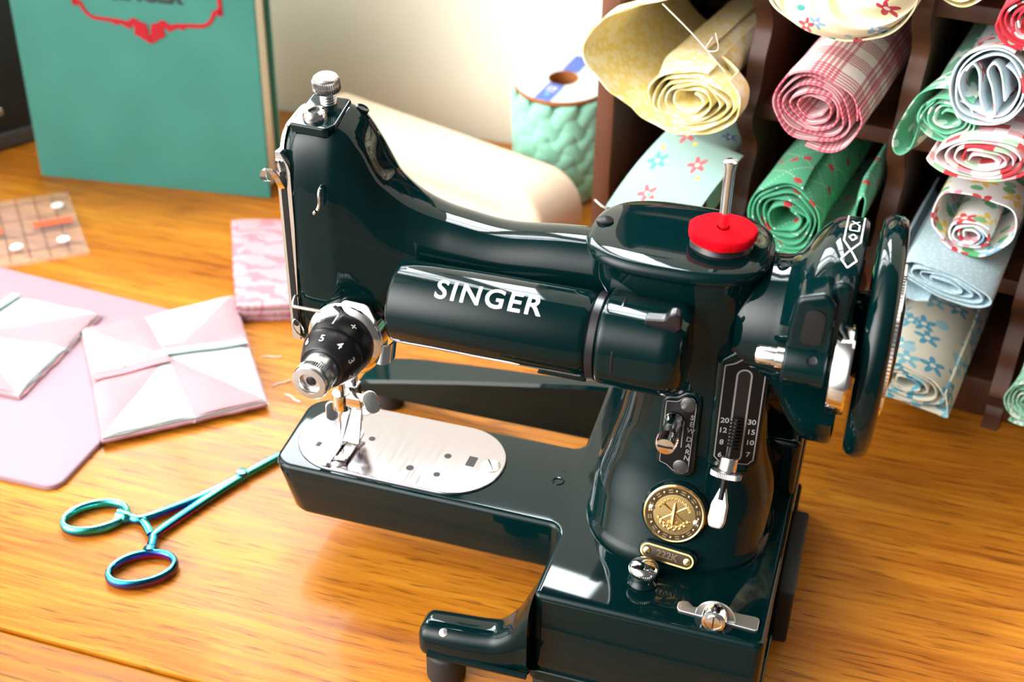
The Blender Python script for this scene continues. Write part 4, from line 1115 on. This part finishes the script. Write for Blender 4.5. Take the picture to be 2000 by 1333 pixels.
# local s (along the front), d (into the case), z
KM_ = Matrix.Translation((.2604, .2035, 0)) @ RZ(-KA)
PC = thing('pigeonhole_case', 'dark wooden pigeonhole case with scalloped dividers holding rolled fabrics', 'shelf', (.25, .26, 0))
SH = [.0240, .0860, .1560, .2270, .2970, .3670]
DV = [-.1990, -.1155, -.0340, .0440, .1240]
DEP = .150
def board(name, s0, s1, d0, d1, z0, z1, r=.0012): 
    return MB().add(*prism(rect(s0, d0, s1, d1, r), z0, z1, r, r, 2, 2), M=KM_).build(name, dw, PC)
board('back_panel', -.2045, .1295, DEP, DEP+.006, .0, .380)
for i in range(1, 6): board('shelf', -.1935, .1185, .010, DEP-.0005, SH[i]-.0090, SH[i])
board('shelf', -.1935, .1185, .006, DEP-.0005, .0005, SH[0])
for k, s in enumerate(DV):
    e = []
    if k in (0, 4):
        e = [(0, .0), (0, .380)]
        pts = [(0., 0., .001), (DEP-.0005, 0, .001), (DEP-.0005, .380, .001), (0., .380, .001)]
        MB().add(*prism(pts, -.0055, .0055, .0012, .0012, 2, 2), M=KM_ @ Matrix(((0, 0, 1, s), (1, 0, 0, 0), (0, 1, 0, 0), (0, 0, 0, 1)))).build('side_panel', dw, PC)
    else:
        fr = []
        n = 90
        for q in range(n+1):
            z = .380*q/n
            # ogee scallop: proud at the shelves, hollow between them
            i = max([j for j in range(6) if SH[j] <= z+1e-9] or [0]); z0 = SH[i] if z >= SH[0] else 0
            z1 = SH[i+1] if i < 5 and z >= SH[0] else (.38 if z >= SH[0] else SH[0])
            u = (z-z0)/max(1e-6, z1-z0)
            fr.append((-.004+.014*math.sin(PI*min(1, max(0, u)))**1.3+.003*math.sin(4*PI*u), z))
        ringA = [(KM_ @ Vector((s-.0045, d, z))) for d, z in fr]+[KM_ @ Vector((s-.0045, DEP-.0005, .380)), KM_ @ Vector((s-.0045, DEP-.0005, 0))]
        ringB = [(KM_ @ Vector((s+.0045, d, z))) for d, z in fr]+[KM_ @ Vector((s+.0045, DEP-.0005, .380)), KM_ @ Vector((s+.0045, DEP-.0005, 0))]
        MB().add(*rings([ringA, ringB])).build('divider', dw, PC, 50)

# ------------------------------------------------------------------ fabrics
def fabric(name, base, prints=(), base2=None, bumps=.25):
    """prints: (kind, scale per metre, size, [colours], seed); kinds: dot, flower, brick, check, lines"""
    m = mat(name, lin(base), .92, sheen=.15); t = NT(m); uv = t.coord('UV')
    nz = t.noise(uv, 420., 3.)
    c = t.mix(nz, lin(base), lin(base2 or base))
    for kind, scl, size, cols, seed in prints:
        if kind in ('dot', 'flower'):
            vo = t.n('ShaderNodeTexVoronoi', voronoi_dimensions='2D'); vec = t.mapping(uv, (scl, scl, 1), (0, 0, .3*seed), (seed*3.7, seed*1.9, 0))
            t.l(vec, vo.inputs['Vector']); vo.inputs['Scale'].default_value = 1.; vo.inputs['Randomness'].default_value = .75
            dv = t.vmath('SUBTRACT', vec, vo.outputs['Position']); sp = t.n('ShaderNodeSeparateXYZ'); t.l(dv, sp.inputs[0])
            r = vo.outputs['Distance']
            if kind == 'flower':
                an = t.math('ARCTAN2', sp.outputs[1], sp.outputs[0])
                lim = t.math('MULTIPLY', t.math('ADD', t.math('MULTIPLY', t.math('SINE', t.math('MULTIPLY', an, 5.)), .32), .70), size)
            else: lim = size
            msk = t.math('LESS_THAN', r, lim)
            sc_ = t.n('ShaderNodeSeparateColor'); t.l(vo.outputs['Color'], sc_.inputs[0])
            col = t.ramp(sc_.outputs[0], [(i/len(cols), lin(q)) for i, q in enumerate(cols)], 'CONSTANT') if len(cols) > 1 else None
            c = t.mix(msk, c, col if col is not None else lin(cols[0]))
            if kind == 'flower':
                c = t.mix(t.math('LESS_THAN', r, size*.22), c, lin('#f7f2e0'))
        elif kind == 'brick':
            bk = t.n('ShaderNodeTexBrick'); t.l(t.mapping(uv, (scl, scl, 1)), bk.inputs['Vector']); bk.inputs['Scale'].default_value = 1; bk.inputs['Mortar Size'].default_value = 0
            vo = t.n('ShaderNodeTexVoronoi', voronoi_dimensions='2D', distance='CHEBYCHEV'); t.l(t.mapping(uv, (scl, scl, 1)), vo.inputs['Vector']); vo.inputs['Randomness'].default_value = .15; vo.inputs['Scale'].default_value = 1.
            sc_ = t.n('ShaderNodeSeparateColor'); t.l(vo.outputs['Color'], sc_.inputs[0])
            c = t.ramp(sc_.outputs[1], [(i/len(cols), lin(q)) for i, q in enumerate(cols)], 'CONSTANT')
        elif kind == 'check':
            sp = t.n('ShaderNodeSeparateXYZ'); t.l(t.mapping(uv, (scl, scl, 1)), sp.inputs[0])
            for k in (0, 1):
                broad = t.math('LESS_THAN', t.math('FRACT', sp.outputs[k]), size)
                fine = t.math('LESS_THAN', t.math('FRACT', t.math('MULTIPLY', sp.outputs[k], 9.)), .62)
                c = t.mix(t.math('MULTIPLY', t.math('MULTIPLY', broad, fine), .72), c, lin(cols[0]))
        elif kind == 'lines':
            sp = t.n('ShaderNodeSeparateXYZ'); t.l(t.mapping(uv, (scl, scl, 1), (0, 0, .785)), sp.inputs[0])
            for k in (0, 1):
                a = t.math('LESS_THAN', t.math('FRACT', sp.outputs[k]), size)
                b = t.math('LESS_THAN', t.math('FRACT', t.math('MULTIPLY', sp.outputs[1-k], 7.)), .45)
                c = t.mix(t.math('MULTIPLY', a, b), c, lin(cols[0]))
    t.l(c, t.b.inputs['Base Color']); t.bump(t.noise(uv, 900., 2.), bumps, .0004)
    return m

def spiral(c, rx, rz, turns, inner=.25, rot=0., start=0., wob=.05, seed=1, hand=1):
    rnd = random.Random(seed); ph = [rnd.uniform(0, 6) for _ in range(4)]; N = int(46*turns); out = []
    for i in range(N+1):
        q = i/N; a = start+hand*2*PI*turns*q; s_ = 1-(1-inner)*q
        w_ = 1+wob*(math.sin(3*a+ph[0]+q*5)*.6+math.sin(2*a+ph[1]-q*4)*.7+.4*math.sin(5*a+ph[2]))*(.4+q)
        x = rx*s_*w_*math.cos(a); z = rz*s_*w_*math.sin(a)*(1-.25*q*wob*8 if False else 1)
        out.append((c[0]+x*math.cos(rot)-z*math.sin(rot), c[1]+x*math.sin(rot)+z*math.cos(rot)))
    return out
def spl2(pts, n=10): return [(p.x, p.y) for p in smooth_path([(a, b, 0) for a, b in pts], n)]

def sheet(m, path, d, L, tilt=0., th=.0013, jit=.0012, seed=1, nd=10, squeeze=0., lean=0., fit=None):
    rnd = random.Random(seed); n = len(path)
    ph = [rnd.uniform(0, 6) for _ in range(5)]
    cx = sum(p[0] for p in path)/n; cz = sum(p[1] for p in path)/n
    nrm = []; arc = [0.]
    for i in range(n):
        a = path[max(i-1, 0)]; b = path[min(i+1, n-1)]; dx, dz = b[0]-a[0], b[1]-a[1]; l = math.hypot(dx, dz) or 1
        nrm.append((-dz/l, dx/l))
        if i: arc.append(arc[-1]+math.hypot(path[i][0]-path[i-1][0], path[i][1]-path[i-1][1]))
    v = []; uv = []; rs = []
    order = [(i, 1) for i in range(n)]+[(i, -1) for i in range(n-1, -1, -1)]
    for k in range(nd+1):
        tt_ = L*k/nd; ring = []; flat_ = []
        for i, sg in order:
            jf = jit*(math.sin(arc[i]*130+ph[0])+.7*math.sin(arc[i]*310+ph[1]))*(1-k/nd)
            t_ = th*(.55 if k == 0 else 1)/2
            s_ = path[i][0]+nrm[i][0]*t_*sg; z_ = path[i][1]+nrm[i][1]*t_*sg
            q = 1-squeeze*tt_/L
            s_ = cx+(s_-cx)*q+lean*tt_; z_ = cz+(z_-cz)*q+tt_*math.tan(tilt)
            z_ += .0004*math.sin(tt_*120+arc[i]*60+ph[2])
            flat_.append((s_, d+tt_+jf, z_))
            uv.append((arc[i]+.001*sg*0, tt_))
        if fit:
            # inside the case the cloth is pressed into its pigeonhole
            bl_ = min(1, max(0, (d+tt_+.034)/.022)); S0, S1, Z0, Z1 = fit['cell']; b0, b1, c0, c1 = fit['box'](tt_)
            n0, n1 = max(b0, S0), min(b1, S1); q0, q1 = max(c0, Z0), min(c1, Z1)
            for s_, dd, z_ in flat_:
                s2 = n0+(s_-b0)/(b1-b0)*(n1-n0); z2 = q0+(z_-c0)/(c1-c0)*(q1-q0)
                ring.append(KM_ @ Vector((s_+(s2-s_)*bl_, dd, z_+(z2-z_)*bl_)))
        else: ring = [KM_ @ Vector(q) for q in flat_]
        rs.append(ring)
    vv, ff = rings(rs); m.add(vv, ff, uv=uv)
    return m
GRP = 'rolled fabrics in the pigeonholes'
def roll(label, fm_, paths, d, L=.115, tilt=.0, th=.0013, jit=.0010, seed=1, squeeze=.06, lean=0., name='fabric_roll'):
    m = MB()
    al = [q for p in paths for q in p]; S_ = [q[0] for q in al]; Z_ = [q[1] for q in al]
    ms, mz = sum(S_)/len(S_)+lean*.06, sum(Z_)/len(Z_)+math.tan(tilt)*.06
    ci = max(i for i in range(len(DV)) if DV[i] <= ms or i == 0); ri = max([i for i in range(len(SH)) if SH[i] <= mz] or [0])
    hi_s = DV[ci+1]-.0065 if ci+1 < len(DV) else DV[ci]+.08
    cell = (DV[ci]+.0070, hi_s, SH[ri]+.0012, (SH[ri+1] if ri+1 < len(SH) else SH[ri]+.07)-.0105)
    e_ = .0022
    fit = dict(cell=cell, box=lambda t_: (min(S_)-e_+min(0, lean)*t_, max(S_)+e_+max(0, lean)*t_, min(Z_)-e_+min(0, math.tan(tilt))*t_, max(Z_)+e_+max(0, math.tan(tilt))*t_))
    for i, p in enumerate(paths): sheet(m, p, d, L, tilt, th, jit, seed+i, 10, squeeze, lean, fit)
    o = m.build(name, fm_, None, 60)
    tag(o, label, 'fabric roll', GRP); return o
def thread(o, pts, m_, r=.0003):
    MB().add(*tube(smooth_path([tuple(KM_ @ Vector(p)) for p in pts], 6), r, 5)).build('loose_thread', m_, o)
thm = mat('pale_thread', lin('#efe9dc'), .8)

yel = fabric('yellow_print', '#f8e9a2', [('flower', 75, .46, ['#fdf6d4', '#fbf1c4'], 1), ('dot', 150, .30, ['#fcf4d0'], 2)], '#f6e290')
o = roll('large bright yellow print roll with a loose outer flap, top of the left column', yel,
     [spl2([(-.1480, .2240), (-.1650, .2180), (-.1810, .2095), (-.1925, .1925), (-.1850, .1800), (-.1720, .1690), (-.1560, .1605), (-.1400, .1570), (-.1230, .1585), (-.1080, .1680), (-.1050, .1800), (-.1120, .1890)], 9),
      spiral((-.1312, .1745), .0245, .0158, 5, .30, .10, 1.2, .06, 3)], -.05, .13, .05, .0013, .0015, 3, .04)
thread(o, [(-.1480, -.056, .224), (-.1300, -.058, .212), (-.1130, -.056, .196)], thm); thread(o, [(-.1200, -.055, .214), (-.1170, -.058, .207), (-.1230, -.058, .206), (-.1210, -.056, .212)], thm, .0002)
pks = fabric('rose_scrap', '#f2b7c2', [('dot', 160, .3, ['#fdf0f0', '#d9607a'], 1)])
roll('pale pink roll just peeping in above the large yellow roll', pks, [spiral((-.1500, .2420), .0150, .0110, 3.5, .3, 0, 4.2, .05, 5), ], -.030, .10, .0, .0012, .001, 5)

aq = fabric('aqua_floral', '#9cc4be', [('flower', 44, .22, ['#2f469c', '#d2707c', '#d8b84a', '#5fb0aa'], 2), ('dot', 60, .07, ['#efd660', '#7fc0a8'], 4)], '#a6cac4')
o = roll('pale aqua floral fabric with a flat folded flap, below the yellow roll', aq, [spiral((-.1490, .1010), .0150, .0105, 3.5, .3, .05, 1.0, .06, 7), spl2([(-.1660, .1010), (-.1620, .1130), (-.1450, .1170), (-.1290, .1130), (-.1240, .0990)], 8)], -.022, .125, .01, .0012, .001, 7)
fpm = MB()
A_, B_, C_, D_ = (-.1775, .1000, -.042), (-.1540, .1420, -.010), (-.1125, .1320, -.008), (-.1290, .0985, -.040)
def flap(u, v):
    a, b, c_, d_ = [Vector((p[0], p[2], p[1])) for p in (A_, B_, C_, D_)]
    p = (a*(1-u)+d_*u)*(1-v)+(b*(1-u)+c_*u)*v
    p.y -= .006*math.sin(PI*v)*(.6+.4*u); p.z += .003*math.sin(PI*v); return tuple(KM_ @ p)
v, f = grid(16, 16, flap); n0 = len(v); nn_ = (KM_.to_3x3() @ Vector((0, 1, -.5))).normalized()
v2 = v+[tuple(Vector(p)+nn_*.0009) for p in v]; rim = [i*17 for i in range(16)]+[16*17+j for j in range(16)]+[i*17+16 for i in range(16, 0, -1)]+[j for j in range(16, 0, -1)]
f2 = list(f)+[tuple(k+n0 for k in fc)[::-1] for fc in f]+[(rim[k], rim[(k+1) % 64], rim[(k+1) % 64]+n0, rim[k]+n0) for k in range(64)]
fpm.add(v2, f2, uv=[(.045*(i//17)/16+.1, .045*(i % 17)/16) for i in range(289)]*2); fpm.build('folded_flap', aq, o, 70)
thread(o, [(-.1850, -.040, .1015), (-.1790, -.044, .1010), (-.1760, -.043, .0990), (-.1780, -.044, .0950), (-.1700, -.044, .0940), (-.1640, -.043, .0955), (-.1640, -.043, .0900)], thm, .00035)

crm = fabric('cream_bow_print', '#f6efc0', [('flower', 44, .20, ['#d93a4e', '#e0485a', '#8fb6d8'], 1), ('dot', 60, .10, ['#2f8f86', '#9ec3dd'], 3), ('flower', 30, .12, ['#c8324a'], 5)], '#faf5d2')
co2 = roll('cream roll printed with small red bows and roses, top of the second column', crm, [spl2([(-.0975, .2560), (-.0990, .2400), (-.0930, .2285), (-.0780, .2215), (-.0580, .2200), (-.0400, .2260), (-.0310, .2380), (-.0300, .2520), (-.0340, .2640), (-.0500, .2740), (-.0700, .2750), (-.0880, .2700), (-.0970, .2590)], 9)], -.050, .14, .06, .0016, .0008, 11, .10)
pm = MB(); NR, NA_ = 22, 90; vv_ = []; uv_ = []
for i in range(NR+1):
    q = i/NR
    for j in range(NA_):
        a_ = 2*PI*j/NA_; sw = a_+1.5*q
        k_ = math.cos(q*PI/2*.97)
        rx_, rz_ = .0345*k_, .0272*k_
        fold = .0030*math.sin(3*sw+1.0)*math.sin(PI*q)+.0016*math.sin(7*sw+2*q)*math.sin(PI*q)
        d_ = -.0495-.0165*math.sin(q*PI/2)+fold*1.6-(.010*q**6*-1)
        vv_.append(KM_ @ Vector((-.0645+(rx_+fold)*math.cos(a_), d_, .2475+(rz_+fold)*math.sin(a_)))); uv_.append((.034*(1-k_*.0)*q*1.2+.002*j, .05-.0345*k_+.0004*j))
ff_ = [(i*NA_+j, i*NA_+(j+1) % NA_, (i+1)*NA_+(j+1) % NA_, (i+1)*NA_+j) for i in range(NR) for j in range(NA_)]
uv_ = [((.0345*math.cos(q_/NR*PI/2))*math.cos(2*PI*j/NA_)+.2, (.0272*math.cos(q_/NR*PI/2))*math.sin(2*PI*j/NA_)+.2) for q_ in range(NR+1) for j in range(NA_)]
pm.add(vv_, ff_, uv=uv_); pm.build('puffed_end', crm, co2, 80)
pld = fabric('pink_plaid', '#fbf3f0', [('check', 42, .52, ['#bf1f4c'], 1)])
roll('pink and white checked roll showing a tight white-edged spiral', pld, [spl2([(-.0470, .1880), (-.0450, .1800), (-.0500, .1690), (-.0590, .1630), (-.0700, .1640)], 8), spiral((-.0688, .1835), .0222, .0185, 5, .25, -.15, 0.1, .07, 13, 1)], -.05, .14, .03, .0014, .0012, 13, .05)
gdt = fabric('green_dotted', '#4fb287', [('lines', 62, .04, ['#cfeedd'], 1), ('dot', 52, .13, ['#c9353f'], 2)], '#45a87c')
roll('bright green roll with red dots and a tall side fold, second column', gdt, [spiral((-.0780, .1140), .0218, .0205, 5, .30, -.15, 1.4, .08, 17),
      spl2([(-.0800, .0905), (-.0640, .0915), (-.0490, .1040), (-.0440, .1180), (-.0425, .1330), (-.0405, .1370), (-.0388, .1330), (-.0392, .1180), (-.0440, .1000), (-.0600, .0885), (-.0760, .0880)], 8)], -.035, .13, .03, .0014, .0012, 17, .03)
gfl = fabric('green_floral', '#62b48d', [('flower', 46, .40, ['#d6efe2', '#c2e8d4', '#eef8f2'], 1)], '#6bbf97')
roll('green and white floral roll with a drooping left fold, upper third column', gfl, [spiral((-.0080, .1855), .0142, .0118, 4, .3, .1, 2.6, .08, 19),
      spl2([(.0020, .1965), (-.0120, .2000), (-.0220, .1960), (-.0275, .1850), (-.0312, .1710), (-.0300, .1640), (-.0262, .1625), (-.0225, .1670), (-.0210, .1770), (-.0200, .1860), (-.0160, .1930)], 8)], -.035, .13, .02, .0013, .0012, 19, .05)
ltb = fabric('ice_blue_floral', '#e3eef4', [('flower', 30, .24, ['#cf2a36', '#d9404a', '#9fd3b2'], 2), ('dot', 50, .2, ['#bfe2cf', '#f3c9cf'], 3)], '#d3e6ef')
roll('pale blue floral roll with a folded-over centre, resting against the green floral roll', ltb, [spiral((.0080, .2060), .0185, .0198, 3, .66, -.30, 1.5, .05, 23),
      spl2([(-.0040, .2120), (-.0015, .2155), (.0020, .2110), (.0050, .1990), (.0095, .1915), (.0125, .1940), (.0095, .2050), (.0055, .2140), (.0075, .2180), (.0110, .2140), (.0155, .2010)], 7)], -.040, .12, .0, .0015, .001, 23, .02)
redm = fabric('red_floral', '#cf1f33', [('flower', 40, .36, ['#fbeff0', '#a9d9bd', '#e8586a'], 1)], '#d92a3c')
roll('deep red print roll at the top right edge of the photo', redm, [spiral((.0185, .2370), .0150, .0135, 5, .25, 0, 3.4, .07, 29)], -.035, .12, .03, .0015, .001, 29)
ylw = fabric('pale_yellow_print', '#f6e7a6', [('dot', 90, .28, ['#fdf8e4'], 1)])
roll('pale yellow roll just peeping in at the top edge, left of the red roll', ylw, [spiral((-.0150, .2510), .0145, .0140, 4, .3, 0, 4., .06, 31)], -.03, .11, .02, .0013, .001, 31)
chk = fabric('red_pink_check', '#f7e3e2', [('brick', 150, .5, ['#fbf3f0', '#f0a9b4', '#fbf6f4', '#d8303c', '#fbf0ee', '#b4dcb8', '#f5c3ca'], 1)])
roll('flattened roll of red, pink and white checks, between two floral rolls', chk, [spiral((.0122, .1742), .0238, .0108, 5, .22, .10, 3.3, .07, 37)], -.048, .075, -.02, .0013, .0008, 37, .04)
wfl = fabric('white_bright_floral', '#f1f3f4', [('flower', 52, .38, ['#2f5fc0', '#d8343c', '#8fc3e0', '#f2a4b6', '#f0d34a'], 1), ('dot', 64, .20, ['#5fb878', '#7cc592'], 4)])
roll('white roll with blue, red and green flowers, under the checked roll', wfl, [spiral((.0125, .1222), .0110, .0078, 3.5, .3, -.1, .8, .06, 41),
      spl2([(.0005, .1170), (-.0060, .1240), (-.0072, .1340), (-.0030, .1430), (.0120, .1450), (.0270, .1430), (.0325, .1340), (.0310, .1220), (.0200, .1125), (.0080, .1120), (-.0010, .1160)], 9)], -.022, .12, .005, .0014, .001, 41, .02)
pbl = fabric('powder_blue', '#c2dfe9', [('dot', 300, .22, ['#d7ebf1'], 1)], '#b5d6e3')
roll('flat folded roll of plain pale blue cloth beside the hand wheel', pbl, [spiral((.0075, .1030), .0262, .0078, 4, .25, -.20, 3.6, .05, 43),
      spl2([(-.0195, .1080), (-.0210, .1010), (-.0150, .0935), (-.0050, .0900), (.0020, .0905)], 7)], -.042, .11, .012, .0013, .0007, 43, .02)
bfl = fabric('cream_blue_floral', '#ebe6d4', [('flower', 52, .40, ['#5fb3cc', '#7fc3d6', '#4fa3c0'], 1), ('dot', 40, .16, ['#a9d3da'], 3)], '#e3dcc6')
roll('cream roll with turquoise flowers lying lowest in the third column', bfl, [spiral((.0000, .0405), .0222, .0105, 4, .25, -.20, 3.6, .06, 47),
      spl2([(.0205, .0400), (.0240, .0300), (.0225, .0268), (.0050, .0275), (-.0120, .0290), (-.0230, .0270)], 7)], -.042, .14, .02, .0013, .001, 47, .02)
gwt = fabric('green_sprig', '#8cc9a8', [('flower', 110, .42, ['#e6f4ea', '#f2f9f3', '#5da884'], 1)], '#a3d6ba')
roll('green and white sprigged roll alone at the right edge near the table top', gwt, [spiral((.0590, .0395), .0132, .0140, 5, .2, 0, 4.2, .04, 53)], -.03, .12, .03, .0013, .001, 53)
pal = fabric('pale_rose_floral', '#efe9ec', [('flower', 60, .4, ['#f0b8c2', '#c9dfe6'], 1)])
roll('narrow pale roll at the right edge beside the ice blue floral roll', pal, [spiral((.0315, .1880), .0055, .0095, 3, .3, 0, 2.4, .05, 59)], -.028, .10, .0, .0011, .001, 59)

# ------------------------------------------------------------------ camera and view
cam = bpy.data.cameras.new('camera'); co_ = bpy.data.objects.new('camera', cam); COL.objects.link(co_)
Rr = ((0.952689, 0.303663, 0.0131), (0.176148, -0.516482, -0.837984), (-0.247699, 0.800646, -0.545537))
loc = (0.21820544, -0.43129694, 0.42477412)
co_.matrix_world = Matrix(((Rr[0][0], -Rr[1][0], -Rr[2][0], loc[0]), (Rr[0][1], -Rr[1][1], -Rr[2][1], loc[1]), (Rr[0][2], -Rr[1][2], -Rr[2][2], loc[2]), (0, 0, 0, 1)))
cam.sensor_width = 36; cam.sensor_fit = 'HORIZONTAL'; cam.lens = 2496/2000*36; cam.clip_start = .02; cam.clip_end = 30
cam.dof.use_dof = True; cam.dof.focus_distance = .53; cam.dof.aperture_fstop = 10
sc.camera = co_
vs = sc.view_settings; vs.view_transform = 'Standard'; vs.look = 'None'; vs.gamma = 1; vs.use_curve_mapping = False; vs.exposure = .42
